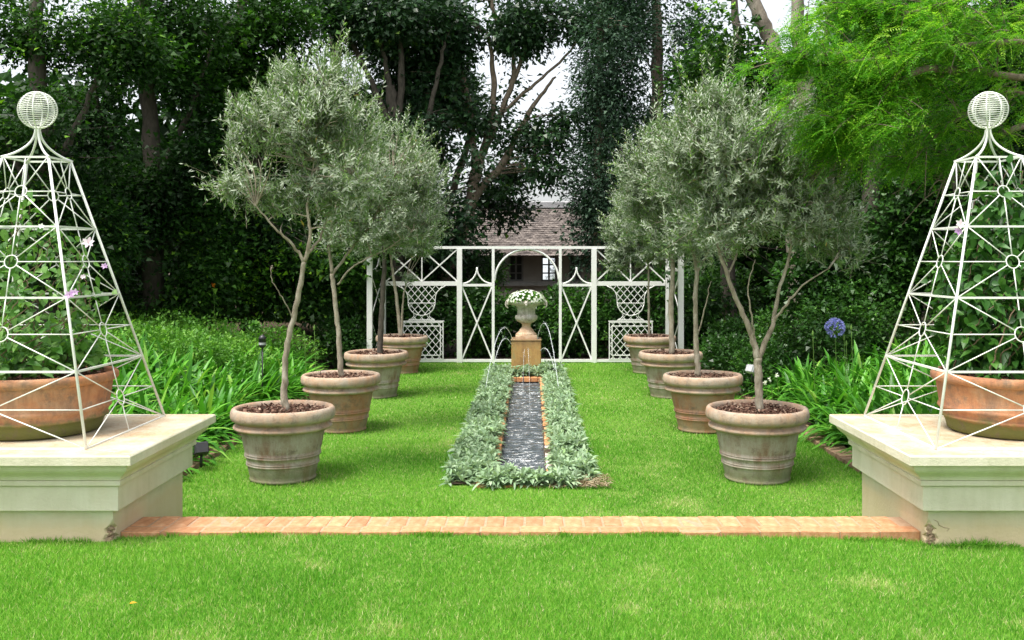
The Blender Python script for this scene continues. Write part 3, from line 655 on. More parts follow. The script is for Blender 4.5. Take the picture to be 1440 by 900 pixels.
# ------------------------------------------------------------------ trellis
tr = thing('trellis_screen', 'white wooden trellis screen with arch, crosses and lattice urns closing the lawn', 'trellis', (-.018, 17.5, LZ))
def tb(name, a, b, w_, d=.04, up=(0, 1, 0), par=tr): return G().bar(a, b, w_, d, up).build(name, M['white'], par)
ZT = 2.16; ZC = 1.44; XL, XR = -2.64, 2.60
tb('top_rail', (XL, 0, ZT-.025), (XR, 0, ZT-.025), .05, .06); tb('bottom_rail', (XL, 0, .045), (XR, 0, .045), .05, .05)
for x, wd in ((XL, .06), (-1.243, .095), (-.62, .05), (.62, .05), (1.243, .095), (XR, .06)):
    tb('post', (x, 0, -.05 if wd < .09 else -.05), (x, 0, ZT-.051), wd, .062 if wd < .09 else .075)
for sg in (-1, 1):
    a, b = sorted((sg*.646, sg*1.195)); m_ = (a+b)/2
    tb('cross_rail', (a, 0, ZC), (b, 0, ZC), .045, .04)
    tb('brace', (a, -.008, .075), (b, -.008, ZC-.03), .028, .014); tb('brace', (b, .008, .075), (a, .008, ZC-.03), .028, .014)
    for s2, e in ((1, a), (-1, b)):
        pts = []
        for u in np.linspace(0, 1, 10):
            th = u*PI/2; pts.append((e+(m_-e)*math.sin(th), 0, ZC+.03+(.30)*(1-math.cos(th))))
        G().tube(pts, .016, 6).build('pointed_arch', M['white'], tr)
    # outer bay
    a = (XL if sg < 0 else 1.243); b = (-1.243 if sg < 0 else XR); a += .04; b -= .04; m_ = (a+b)/2
    tb('cross_rail', (a, 0, ZC+.03), (b, 0, ZC+.03), .08, .045)
    for x0, x1 in ((a, m_), (m_, b)):
        tb('brace', (x0, -.008, ZC+.07), (x1, -.008, ZT-.055), .024, .014); tb('brace', (x0, .008, ZT-.055), (x1, .008, ZC+.07), .024, .014)
    tb('centre_bar', (m_, 0.012, ZC+.07), (m_, .012, ZT-.051), .02, .01)
    # lattice urn on lattice box
    def lattice(poly, step, nm, yy, wd=.012):
        poly = np.array(poly); c0 = poly.mean(0)
        for s2 in (-1, 1):
            d = np.array((1, s2*1.15)); d = d/np.linalg.norm(d); nn = np.array((-d[1], d[0])); pr = (poly-c0)@nn
            for off in np.arange(math.floor(pr.min()/step)*step+step/2, pr.max(), step):
                ts = []
                for i in range(len(poly)):
                    p, q = poly[i]-c0, poly[(i+1) % len(poly)]-c0; dp, dq = p@nn-off, q@nn-off
                    if dp*dq < 0: ts.append(((p+(q-p)*dp/(dp-dq))@d))
                ts.sort()
                for k in range(0, len(ts)-1, 2):
                    if ts[k+1]-ts[k] > .03:
                        A = c0+nn*off+d*ts[k]; B = c0+nn*off+d*ts[k+1]
                        tb(nm, (A[0], yy+s2*.004, A[1]), (B[0], yy+s2*.004, B[1]), wd, .007)
    bw = .395; z0, z1 = .075, .755
    for (p, q) in (((-bw, z0), (-bw, z1)), ((bw, z0), (bw, z1)), ((-bw, z0), (bw, z0)), ((-bw, z1), (bw, z1)), ((-bw+.05, z0+.07), (-bw+.05, z1-.07)), ((bw-.05, z0+.07), (bw-.05, z1-.07)), ((-bw+.05, z0+.07), (bw-.05, z0+.07)), ((-bw+.05, z1-.07), (bw-.05, z1-.07)), ((-bw-.02, z1+.02), (bw+.02, z1+.02))):
        tb('lattice_frame', (m_+p[0], -.02, p[1]), (m_+q[0], -.02, q[1]), .018, .02)
    lattice([(m_-bw, z0), (m_+bw, z0), (m_+bw, z1), (m_-bw, z1)], .098, 'lattice_bar', -.02)
    half = [(.24, .775), (.235, .80), (.175, .83), (.14, .87), (.15, .92), (.20, .97), (.235, 1.03), (.25, 1.10), (.25, 1.17), (.26, 1.25), (.29, 1.32), (.35, 1.38), (.44, 1.428)]
    full = [(m_+x, z) for x, z in half]+[(m_-x, z) for x, z in half[::-1]]
    lattice(full, .098, 'lattice_bar', -.02)
    for s2 in (-1, 1): G().tube([(m_+s2*x, -.02, z) for x, z in half], .009, 6).build('urn_outline', M['white'], tr)
    G().tube([(m_+.24*math.sin(u), -.03, 1.10-.22*math.cos(u)) for u in np.linspace(-1.5, 1.5, 16)], .008, 6).build('urn_outline', M['white'], tr)
    tb('urn_bar', (m_-.25, -.03, 1.11), (m_+.25, -.03, 1.11), .016, .012); tb('urn_bar', (m_-.24, -.02, .80), (m_+.24, -.02, .80), .02, .02)
    # forward wing
    xc = XL if sg < 0 else XR; xo = xc-.06 if sg < 0 else xc+.06
    tb('post', (xo, -1.2, -.05), (xo, -1.2, ZT-.051), .09, .09)
    for zz in (ZT-.025, .045, ): tb('wing_rail', (xc, -.035, zz), (xo, -1.2, zz), .05, .05, (0, 0, 1))
    tb('wing_rail', (xc, -.04, ZC+.28), (xo, -1.15, ZC+.28), .03, .03, (0, 0, 1))
    for zz0, zz1 in ((.07, .9), (.9, ZC+.265)):
        tb('wing_brace', (xc, -.04, zz0), (xo, -1.15, zz1), .024, .012, (1, 0, 0)); tb('wing_brace', (xc+.013, -.04, zz1), (xo+.013, -1.15, zz0), .024, .012, (1, 0, 0))
    for ya, yb in ((-.04, -.6), (-1.15, -.6)):
        G().tube([(xc, ya+(yb-ya)*math.sin(u*PI/2), ZC+.30+.22*(1-math.cos(u*PI/2))) for u in np.linspace(0, 1, 8)], .014, 6).build('pointed_arch', M['white'], tr)
pts = [(.593*math.cos(u), 0, ZT-.055-.593+.593*math.sin(u)) for u in np.linspace(0, PI, 32)]
G().tube(pts, .02, 8).build('arch', M['white'], tr)

# ------------------------------------------------------------------ house
hs_ = thing('cottage', 'grey stone coloured cottage with shingled roof and small paned windows behind the trellis', 'house', (1.5, 26, -.4))
def hp(o): o.location = Vector((-1.5, -26, .4)); return o
def hb_(name, *a, m='hwall', b=0, par=hs_):
    g = G().box(*a, b); o = g.build(name, M[m], par)
    if par is hs_: hp(o)
    return o
HX0, HX1 = -5, 7.5; ezz = 1.85
wins = [(715, 736), (761, 783), (800, 818), (668, 690)]
xs = sorted([(P(a, 0, 26)[0], P(b, 0, 26)[0], k) for k, (a, b) in enumerate(wins)])
wz0, wz1 = 1.02, 1.72
prev = HX0
for a, b, k in xs: hb_('wall', prev, a, 26, 26.3, -.4, ezz); prev = b
hb_('wall', prev, HX1, 26, 26.3, -.4, ezz)
for a, b, k in xs:
    hb_('wall', a, b, 26.001, 26.3, -.4, wz0); hb_('wall', a, b, 26.001, 26.3, wz1, ezz)
    wn = hp(G().box(a, b, 26.02, 26.10, wz0, wz0+.05).build('window', M['hframe'], hs_))
    for q in (0, 1, 2): hb_('frame', a+(b-a-.05)*q/2, a+(b-a-.05)*q/2+.05, 26.03, 26.09, wz0+.051, wz1, m='hframe', par=wn)
    for q in (1, 2, 3): hb_('glazing_bar', a, b, 26.045, 26.075, wz0+(wz1-wz0)*q/3-.02, wz0+(wz1-wz0)*q/3+.012, m='hframe', par=wn)
    for q in (0, 1): hb_('pane', a+(b-a)*q/2+.02, a+(b-a)*(q+1)/2-.02, 26.082, 26.086, wz0, wz1, m='pane' if k == 1 else 'basin', par=wn)
    if k == 1:
        for c_ in wn.children:
            if c_.name.startswith('pane'):
                c_.location = (0, 26.084, wz0); c_.data.transform(Matrix.Translation((0, -26.084, -wz0))); c_.rotation_euler = (-.06, 0, 0)
hb_('sill', HX0, HX1, 25.93, 25.999, .90, 1.0, m='hframe')
hb_('back_wall', HX0, HX1, 30.7, 31, -.4, ezz)
ry, rz_ = 28.5, 3.2; ey, ezr = 25.6, 1.72
g = G(); g.add([(HX0-.3, ey, ezr), (HX1+.3, ey, ezr), (HX1+.3, ry, rz_), (HX0-.3, ry, rz_), (HX0-.3, 31.4, ezr), (HX1+.3, 31.4, ezr)], [(0, 1, 2, 3), (3, 2, 5, 4)], smooth=False)
rf = hp(g.build('roof', M['thatch'], hs_))
g = G(); sl = math.hypot(ry-ey, rz_-ezr); nrow = 24; dy, dz = (ry-ey)/sl, (rz_-ezr)/sl
for r_ in range(nrow):
    for c_ in range(62):
        u = r_*sl/nrow; x0 = -1.9+c_*.1+(.05 if r_ % 2 else 0); wd = .085+.01*random.random(); ln = sl/nrow*1.25; h = .012+.02*random.random()
        y_, z_ = ey+dy*u, ezr+dz*u
        V = [(x0, y_-dz*h, z_+dy*h), (x0+wd, y_-dz*h, z_+dy*h), (x0+wd, y_+dy*ln, z_+dz*ln+.004), (x0, y_+dy*ln, z_+dz*ln+.004), (x0, y_, z_), (x0+wd, y_, z_)]
        g.add(V, [(0, 1, 2, 3), (4, 5, 1, 0)], random.random(), 0, False)
o = g.build('shingle', M['thatch'], rf, kind='stuff')
hp(G().box(HX0-.3, HX1+.3, ry-.18, ry+.18, rz_-.05, rz_+.17, .03).build('ridge_cap', M['ridge'], hs_))

# ------------------------------------------------------------------ foliage machinery
def smooth_line(pts, n=24):
    pts = np.array(pts, float); m = len(pts)
    if m < 3: return np.array([pts[0]+(pts[-1]-pts[0])*t for t in np.linspace(0, 1, n)])
    t = np.linspace(0, m-1, n); i = np.clip(np.floor(t).astype(int), 0, m-2); u = (t-i)[:, None]
    p0 = pts[np.clip(i-1, 0, m-1)]; p1 = pts[i]; p2 = pts[i+1]; p3 = pts[np.clip(i+2, 0, m-1)]
    return .5*((2*p1)+(-p0+p2)*u+(2*p0-5*p1+4*p2-p3)*u**2+(-p0+3*p1-3*p2+p3)*u**3)
def limbs_px(g, limbs, Y, sides=9, jit=.006, zb=None):
    out = []
    for L in limbs:
        pts = [P(a[0], a[1], Y+(a[2] if len(a) > 2 else 0)) for a in L['p']]
        line = smooth_line(pts, max(8, 5*len(pts))); line[1:-1] += R.normal(size=(len(line)-2, 3))*jit
        rad = np.interp(np.linspace(0, 1, len(line)), np.linspace(0, 1, len(L['r'])), L['r'])*(1+.05*R.normal(size=len(line)))
        if zb is not None and L.get('root'): line[0, 2] = zb; rad[0] *= 1.25
        g.tube(line, rad, sides); out.append(line)
    return out
def sample_blobs(blobs, n, surf=2.2, gap=.0, gsc=.6, seed=0):
    w_ = np.array([b[1][0]*b[1][1]*b[1][2] for b in blobs])**.8; w_ /= w_.sum(); k = R.choice(len(blobs), n, p=w_)
    c = np.array([b[0] for b in blobs])[k]; r = np.array([b[1] for b in blobs])[k]
    d = rdir(n); u = R.random(n)[:, None]**(1/surf); p = c+d*r*u
    if gap > 0: keep = vn3(p, gsc, seed) > gap; p, d = p[keep], d[keep]
    return p, d
def foliage(g, blobs, nclump, per, cr, L, W, surf=2.2, gap=.3, gsc=.6, seed=0, droop=.3, flat=.6, nseg=0):
    p, d = sample_blobs(blobs, nclump, surf, gap, gsc, seed)
    if gap > .3: q_ = vn3(p, gsc*.45, seed+9) > .33; p, d = p[q_], d[q_]
    m = len(p)
    C = np.repeat(p, per, 0); Dd = np.repeat(d, per, 0); n = len(C)
    off = R.normal(size=(n, 3))*cr; off[:, 2] *= flat; C = C+off
    D = unit(Dd*.5+unit(off)*.8+R.normal(size=(n, 3))*.5+np.array((0, 0, -droop)))
    N = R.normal(size=(n, 3))*.55+np.array((0, 0, 1.))+Dd*.3
    cv = np.repeat(np.clip(R.random(m)*.55+(vn3(p, gsc*1.6, seed+5)-.3)*1.1, 0, 1), per); v = np.clip(cv*.62+R.random(n)**1.5*.5, 0, 1)
    sz = .55+1.0*R.random(n)**1.5; Ls = L*sz*(.85+.3*R.random(n)); Ws = W*sz
    if nseg: straps(g, C, D, N, Ls, Ws, nseg, .3, None, v, .15)
    else: slivers(g, C, D, N, Ls, Ws, v)
    return p
def pxblobs(bl, Y, ry=1.0):
    out = []
    for b in bl:
        y = Y+(b[4] if len(b) > 4 else 0); s_ = y/F
        out.append((P(b[0], b[1], y), np.array((b[2]*s_, (b[2]+b[3])/2*s_*ry, b[3]*s_))))
    return out
def twigs(g, lines, targets, r0, r1=.002, sag=.1, sides=4, nmax=120):
    A = np.concatenate([l[len(l)//4:] for l in lines]); T = targets[R.permutation(len(targets))[:nmax]]
    for t in T:
        d = np.linalg.norm(A-t, axis=1); # favour attachment points below the target
        d = d+np.maximum(A[:, 2]-t[2], 0)*1.5; a = A[np.argmin(d)]
        m_ = (a+t)/2+R.normal(size=3)*.06*np.linalg.norm(t-a)+np.array((0, 0, sag*np.linalg.norm(t-a)*.5))
        q = smooth_line([a, m_, t], 6); g.tube(q, np.linspace(r0, r1, 6), sides, caps=False)

# ------------------------------------------------------------------ olive trees
def shoots(g, gs, C, D, L, nl, lsz, wsz):
    n = len(C); D = unit(D); t = (np.arange(nl)+.6)/nl
    bendv = R.normal(size=(n, 3))*.18; bendv[:, 2] += .05
    pos_ = C[:, None]+D[:, None]*(L[:, None]*t)[..., None]+bendv[:, None]*((L[:, None]*t**2))[..., None]
    a = unit(np.cross(D, R.normal(size=(n, 3)))); b = np.cross(D, a)
    ph = (np.arange(nl) % 2)*PI+(np.arange(nl)//2 % 2)*PI/2; ph = ph[None]+R.normal(size=(n, nl))*.35
    out = a[:, None]*np.cos(ph)[..., None]+b[:, None]*np.sin(ph)[..., None]
    LD = unit(D[:, None]*.75+out*.8+R.normal(size=(n, nl, 3))*.2)
    LN = unit(D[:, None]*.6-out*.5+np.array((0, 0, .5))+R.normal(size=(n, nl, 3))*.35)
    v = np.clip(np.repeat(R.random((n, 1))*.5, nl, 1)+.5*R.random((n, nl)), 0, .965); v[R.random((n, nl)) < .003] = 1.0
    sz = (.75+.5*R.random((n, nl)))*(1-.35*t[None]**3)
    diamonds(g, pos_.reshape(-1, 3), LD.reshape(-1, 3), LN.reshape(-1, 3), (lsz*sz).ravel(), (wsz*sz).ravel(), v.ravel())
    # the shoot stems as thin triangular prisms
    e = C+D*L[:, None]+bendv*L[:, None]; r = .0018
    V = np.stack([C+a*r, C-a*r*.5+b*r*.87, C-a*r*.5-b*r*.87, e+a*r*.4, e-a*r*.2+b*r*.35, e-a*r*.2-b*r*.35], 1).reshape(-1, 3)
    Fc = (np.array([(0, 1, 4, 3), (1, 2, 5, 4), (2, 0, 3, 5)])[None]+np.arange(n)[:, None, None]*6).reshape(-1, 4)
    gs.add(V, Fc, .5)
def olive(side, k, limbs, blobs, nsh, label, lsz=.060, wsz=.0145, gap=.42, bark='bark_olive', tall=()):
    x, Y = pos[side, k]; zb = LZ+.56
    t = thing('olive_tree', label, 'olive tree', (x, Y, zb), 'olive trees in the pots')
    loc = (-x, -Y, -zb); gt = G(); lines = limbs_px(gt, limbs, Y, 9, .004, zb)
    gt.build('trunk', M[bark], t, loc=loc)
    B = pxblobs(blobs, Y, .95); B = [(a_, b_*1.12) for a_, b_ in B]; p, d = sample_blobs(B, int(nsh*1.7), 1.5, gap, .24, k+(3 if side == 'left' else 9))
    gb = G(); tg, _ = sample_blobs(B, 150, 1.6); twigs(gb, lines[1:] or lines, tg, .0085 if Y < 11 else .007, .002, .15, 5, 95 if Y < 11 else 45)
    n = len(p); D = unit(d*.75+R.normal(size=(n, 3))*.45+np.array((0, 0, .75)))
    L = .12+.13*R.random(n)+.22*(R.random(n) < .12)
    g = G(); gs = gb
    shoots(g, gs, p-D*L[:, None]*.5, D, L, 20, lsz, wsz)
    if len(tall):
        C = []; Dd = []; LL = []
        for (px, py0, py1) in tall:
            a = P(px, py0, Y); b = P(px+random.uniform(-6, 6), py1, Y+random.uniform(-.1, .1)); C.append(a); Dd.append(b-a); LL.append(np.linalg.norm(b-a))
        shoots(g, gs, np.array(C), np.array(Dd), np.array(LL), 46, lsz, wsz)
    g.build('crown', M['olive'], t, loc=loc); gb.build('branches', M[bark], t, loc=loc)
def Lm(r, *p, root=False): return dict(p=list(p), r=r, root=root)
olive('left', 0, [Lm([.033, .026, .024, .02], (402, 576), (400, 540), (402, 500), (411, 455), (421, 405), (428, 368), root=True),
    Lm([.02, .014, .008, .004], (428, 368), (436, 330, -.05), (432, 290, -.05), (440, 240), (450, 150)),
    Lm([.015, .011, .006], (428, 370), (412, 345, -.05), (388, 322, -.15), (360, 290, -.2)),
    Lm([.014, .01, .005], (430, 360), (450, 335, .1), (462, 300, .15), (490, 250, .2)),
    Lm([.006, .004, .002], (413, 448), (398, 420, -.1), (384, 398, -.15), (381, 375, -.15))],
    [(440, 185, 92, 92), (372, 235, 62, 66), (480, 235, 62, 72), (455, 115, 58, 48), (348, 165, 30, 24), (325, 258, 34, 24), (420, 305, 55, 32), (386, 378, 14, 14)], 1500,
    'large silver green olive tree in the nearest left pot', tall=[(395, 140, 92), (415, 120, 74), (465, 108, 40), (484, 112, 58), (350, 160, 128), (512, 150, 108), (430, 110, 70), (455, 100, 52), (475, 110, 62), (405, 130, 85), (490, 120, 80), (440, 90, 60), (325, 165, 130), (500, 130, 96)])
olive('left', 1, [Lm([.033, .027, .024], (480, 530), (478, 500), (475, 460), (471, 420), (467, 385), root=True),
    Lm([.022, .014, .006], (467, 385), (463, 340), (472, 290, .1), (490, 240, .1)),
    Lm([.018, .012, .006], (467, 387), (492, 352, .1), (525, 310, .1), (552, 250)),
    Lm([.012, .008, .004], (475, 400), (500, 372, -.1), (540, 352, -.1), (580, 325, -.1))],
    [(548, 235, 66, 62), (588, 265, 42, 52), (505, 265, 52, 62), (535, 320, 62, 42), (570, 195, 40, 26), (600, 310, 28, 34), (470, 330, 32, 30)], 1150,
    'olive tree with wide crown in the second left pot', tall=[(530, 190, 168), (572, 195, 150), (598, 220, 188), (625, 262, 236), (560, 190, 160), (540, 185, 158), (585, 205, 172), (610, 240, 212)])
olive('left', 2, [Lm([.045, .036, .032], (534, 500), (536, 450), (539, 400), (541, 350), root=True), Lm([.03, .015, .006], (541, 352), (548, 310), (560, 260)), Lm([.02, .01, .005], (541, 355), (525, 325), (510, 300))],
    [(560, 300, 50, 50), (518, 322, 34, 34), (590, 330, 28, 30)], 620, 'dark stemmed olive tree in the third left pot', .065, .017, .25, 'bark_dark')
olive('left', 3, [Lm([.032, .026, .02], (563, 475), (559, 430), (553, 390), (547, 345), root=True), Lm([.022, .016, .01], (565, 474), (566, 430), (572, 390)), Lm([.02, .01, .004], (547, 348), (545, 320), (540, 290))],
    [(548, 318, 42, 36), (590, 345, 24, 14), (575, 392, 9, 8)], 480, 'forked olive tree in the farthest left pot', .07, .019, .25)
olive('right', 0, [Lm([.037, .034, .036], (1068, 575), (1067, 540), (1066, 503), root=True),
    Lm([.03, .024, .018, .008, .005], (1066, 505), (1057, 470), (1040, 432), (1022, 385), (1008, 340), (1003, 290), (988, 225)),
    Lm([.028, .02, .014, .006], (1066, 505), (1080, 475), (1087, 452), (1098, 400), (1112, 350), (1120, 270)),
    Lm([.013, .009, .004], (1087, 455), (1106, 428, -.1), (1128, 402, -.15), (1165, 378, -.2)),
    Lm([.011, .007, .004], (1024, 388), (1040, 340, .1), (1050, 270, .15)),
    Lm([.009, .006, .003], (1062, 480), (1056, 440, -.1), (1052, 400, -.1), (1062, 365, -.1))],
    [(1035, 215, 95, 82), (1105, 255, 78, 80), (965, 225, 50, 60), (1150, 300, 55, 62), (1015, 305, 78, 48), (1130, 200, 48, 42), (1000, 150, 42, 34), (1185, 350, 35, 28)], 1750,
    'large silver green olive tree forking low in the nearest right pot', tall=[(950, 165, 118), (1005, 140, 66), (1065, 160, 118), (1090, 165, 128), (1160, 210, 150), (915, 200, 150), (968, 150, 52), (1016, 150, 40), (1020, 120, 70), (990, 140, 80), (1045, 150, 110), (1120, 170, 105), (1140, 170, 120), (930, 175, 120), (1030, 140, 76)])
olive('right', 1, [Lm([.034, .027, .024], (982, 528), (979, 480), (978, 430), (980, 380), root=True), Lm([.022, .014, .006], (980, 382), (970, 330), (955, 270), (940, 220)), Lm([.018, .01, .005], (980, 385), (1000, 345), (1015, 300)), Lm([.01, .007, .003], (982, 470), (992, 430, -.1), (1000, 395, -.1))],
    [(945, 235, 68, 62), (905, 240, 40, 46), (900, 290, 32, 34), (940, 305, 58, 44), (990, 330, 52, 44)], 1050, 'olive tree leaning left in the second right pot', tall=[(905, 200, 165), (925, 190, 150), (890, 220, 185)])
olive('right', 2, [Lm([.042, .034, .03], (945, 498), (944, 440), (946, 380), (945, 330), root=True), Lm([.02, .01, .005], (945, 350), (925, 310), (905, 280)), Lm([.02, .01, .005], (945, 345), (960, 310), (970, 270))],
    [(905, 295, 40, 42), (950, 325, 52, 38)], 560, 'straight stemmed olive tree in the third right pot', .065, .017, .25)
olive('right', 3, [Lm([.022, .018, .016], (913, 470), (912, 420), (912, 380), (910, 345), root=True), Lm([.012, .008, .004], (910, 348), (895, 325), (880, 305)), Lm([.012, .008, .004], (910, 348), (925, 325), (930, 300))],
    [(882, 328, 34, 34), (915, 345, 38, 28), (868, 368, 18, 16)], 520, 'slender young olive tree in the farthest right pot', .07, .019, .25)

# ------------------------------------------------------------------ background trees
def tree(name, label, base, Y, limbs, blobs, nclump, per, cr, L, W, leaf, bark, gap=.34, gsc=.8, ntw=60, tw=.02, surf=2.0, seed=0, group='trees behind the garden', flat=.6, ry=1.0, droop=.3):
    x = P(base, 0, Y)[0]; t = thing(name, label, 'tree', (x, Y, -.4), group); loc = (-x, -Y, .4)
    gt = G(); ls = limbs_px(gt, limbs, Y, 9, .012, -.42)
    g = G(); B = pxblobs(blobs, Y, ry); p = foliage(g, B, nclump, per, cr, L, W, surf, gap, gsc, seed, droop, flat)
    if ntw: twigs(gt, ls, p, tw, .004, .1, 4, ntw)
    gt.build('trunk', M[bark], t, loc=loc); g.build('crown', M[leaf], t, loc=loc); return t
# centre multi-stemmed tree behind the trellis
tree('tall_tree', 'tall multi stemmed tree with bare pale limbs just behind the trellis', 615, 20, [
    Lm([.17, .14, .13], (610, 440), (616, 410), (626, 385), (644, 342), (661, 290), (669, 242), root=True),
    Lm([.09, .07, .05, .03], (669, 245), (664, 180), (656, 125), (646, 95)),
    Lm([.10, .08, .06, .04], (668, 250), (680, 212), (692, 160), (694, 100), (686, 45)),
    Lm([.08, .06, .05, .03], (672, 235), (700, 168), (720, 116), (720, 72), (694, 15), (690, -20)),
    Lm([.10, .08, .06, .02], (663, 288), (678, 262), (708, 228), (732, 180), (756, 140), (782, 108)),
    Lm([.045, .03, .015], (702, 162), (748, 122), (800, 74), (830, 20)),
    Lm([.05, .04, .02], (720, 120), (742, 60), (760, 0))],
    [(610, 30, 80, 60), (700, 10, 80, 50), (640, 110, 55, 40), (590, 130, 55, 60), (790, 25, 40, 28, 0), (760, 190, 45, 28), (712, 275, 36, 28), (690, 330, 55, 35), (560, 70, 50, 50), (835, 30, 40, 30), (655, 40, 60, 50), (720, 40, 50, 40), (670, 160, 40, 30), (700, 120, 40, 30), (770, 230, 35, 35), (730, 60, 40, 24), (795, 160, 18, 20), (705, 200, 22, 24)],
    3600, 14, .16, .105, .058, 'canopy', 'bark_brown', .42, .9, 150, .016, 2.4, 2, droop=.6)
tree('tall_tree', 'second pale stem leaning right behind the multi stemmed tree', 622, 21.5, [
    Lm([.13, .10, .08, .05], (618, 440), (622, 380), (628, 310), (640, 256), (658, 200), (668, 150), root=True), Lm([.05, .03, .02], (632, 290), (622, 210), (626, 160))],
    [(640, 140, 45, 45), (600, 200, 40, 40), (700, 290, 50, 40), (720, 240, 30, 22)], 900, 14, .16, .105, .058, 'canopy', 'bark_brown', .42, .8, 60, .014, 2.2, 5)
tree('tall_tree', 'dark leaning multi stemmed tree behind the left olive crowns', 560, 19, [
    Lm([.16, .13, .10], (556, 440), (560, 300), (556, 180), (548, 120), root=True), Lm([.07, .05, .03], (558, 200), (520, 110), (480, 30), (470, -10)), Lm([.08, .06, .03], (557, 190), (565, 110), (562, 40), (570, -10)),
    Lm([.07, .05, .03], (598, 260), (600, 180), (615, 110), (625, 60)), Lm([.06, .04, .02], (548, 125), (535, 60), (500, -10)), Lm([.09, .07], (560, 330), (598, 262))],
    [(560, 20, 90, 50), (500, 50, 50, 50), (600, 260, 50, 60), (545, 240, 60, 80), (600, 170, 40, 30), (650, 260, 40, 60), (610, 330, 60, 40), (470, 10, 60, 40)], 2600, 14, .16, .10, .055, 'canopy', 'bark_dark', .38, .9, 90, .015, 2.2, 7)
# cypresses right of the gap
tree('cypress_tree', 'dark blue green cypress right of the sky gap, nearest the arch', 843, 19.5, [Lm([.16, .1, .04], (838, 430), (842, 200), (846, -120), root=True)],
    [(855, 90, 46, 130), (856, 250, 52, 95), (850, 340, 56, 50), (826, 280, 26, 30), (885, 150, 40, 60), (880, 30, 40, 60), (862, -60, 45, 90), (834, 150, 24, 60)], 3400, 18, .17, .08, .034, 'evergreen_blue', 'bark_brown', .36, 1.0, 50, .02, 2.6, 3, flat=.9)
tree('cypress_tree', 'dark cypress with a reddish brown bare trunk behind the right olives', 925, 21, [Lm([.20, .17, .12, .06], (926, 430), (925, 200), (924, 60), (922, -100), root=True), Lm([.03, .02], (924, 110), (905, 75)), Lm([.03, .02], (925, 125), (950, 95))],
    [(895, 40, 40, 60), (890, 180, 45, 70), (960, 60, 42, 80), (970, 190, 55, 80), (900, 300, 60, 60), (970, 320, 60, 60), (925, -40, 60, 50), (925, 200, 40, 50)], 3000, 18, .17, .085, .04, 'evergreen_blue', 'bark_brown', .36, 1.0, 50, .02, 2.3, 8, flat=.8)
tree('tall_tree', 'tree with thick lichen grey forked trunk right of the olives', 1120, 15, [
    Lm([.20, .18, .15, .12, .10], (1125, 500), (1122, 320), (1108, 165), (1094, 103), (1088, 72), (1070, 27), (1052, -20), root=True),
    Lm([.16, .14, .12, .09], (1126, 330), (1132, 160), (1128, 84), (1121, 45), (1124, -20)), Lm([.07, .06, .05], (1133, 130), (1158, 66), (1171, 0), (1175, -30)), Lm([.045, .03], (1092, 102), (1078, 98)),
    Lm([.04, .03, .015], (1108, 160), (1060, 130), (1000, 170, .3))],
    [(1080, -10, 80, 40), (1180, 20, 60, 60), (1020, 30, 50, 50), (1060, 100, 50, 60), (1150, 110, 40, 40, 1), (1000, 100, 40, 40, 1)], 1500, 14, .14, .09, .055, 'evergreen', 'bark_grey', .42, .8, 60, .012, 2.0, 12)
# left evergreens
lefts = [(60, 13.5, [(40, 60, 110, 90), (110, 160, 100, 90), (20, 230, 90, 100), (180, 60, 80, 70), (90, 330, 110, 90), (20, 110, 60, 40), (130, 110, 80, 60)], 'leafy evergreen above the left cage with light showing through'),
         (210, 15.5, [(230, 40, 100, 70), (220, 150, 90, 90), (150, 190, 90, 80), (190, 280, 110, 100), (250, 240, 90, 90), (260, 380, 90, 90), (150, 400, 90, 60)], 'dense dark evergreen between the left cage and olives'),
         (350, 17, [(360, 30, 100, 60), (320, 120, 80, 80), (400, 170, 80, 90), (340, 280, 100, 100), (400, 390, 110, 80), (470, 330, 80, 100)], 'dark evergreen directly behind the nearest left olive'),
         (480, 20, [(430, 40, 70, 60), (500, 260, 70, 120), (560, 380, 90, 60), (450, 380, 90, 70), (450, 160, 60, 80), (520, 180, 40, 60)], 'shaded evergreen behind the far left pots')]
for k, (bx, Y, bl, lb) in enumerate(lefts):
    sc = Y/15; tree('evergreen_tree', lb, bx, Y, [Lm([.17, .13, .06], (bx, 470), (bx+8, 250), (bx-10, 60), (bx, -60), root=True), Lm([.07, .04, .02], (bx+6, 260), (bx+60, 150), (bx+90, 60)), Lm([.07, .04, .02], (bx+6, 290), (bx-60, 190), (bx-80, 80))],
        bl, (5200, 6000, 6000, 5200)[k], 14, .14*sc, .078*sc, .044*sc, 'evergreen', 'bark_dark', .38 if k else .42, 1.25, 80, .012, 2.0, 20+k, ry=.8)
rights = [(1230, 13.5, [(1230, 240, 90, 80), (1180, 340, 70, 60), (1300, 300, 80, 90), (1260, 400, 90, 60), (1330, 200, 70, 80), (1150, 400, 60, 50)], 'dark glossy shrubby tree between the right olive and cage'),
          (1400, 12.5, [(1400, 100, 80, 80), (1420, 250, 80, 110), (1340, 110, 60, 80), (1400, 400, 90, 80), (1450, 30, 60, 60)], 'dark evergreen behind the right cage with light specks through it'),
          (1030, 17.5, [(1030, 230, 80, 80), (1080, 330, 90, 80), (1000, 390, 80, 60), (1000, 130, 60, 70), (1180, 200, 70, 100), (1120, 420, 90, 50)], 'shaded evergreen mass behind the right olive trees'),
          (1300, 17, [(1250, 60, 90, 70), (1350, 40, 80, 60), (1250, 160, 80, 60), (1200, 40, 60, 60)], 'dark evergreen crown above and behind the feathery branches')]
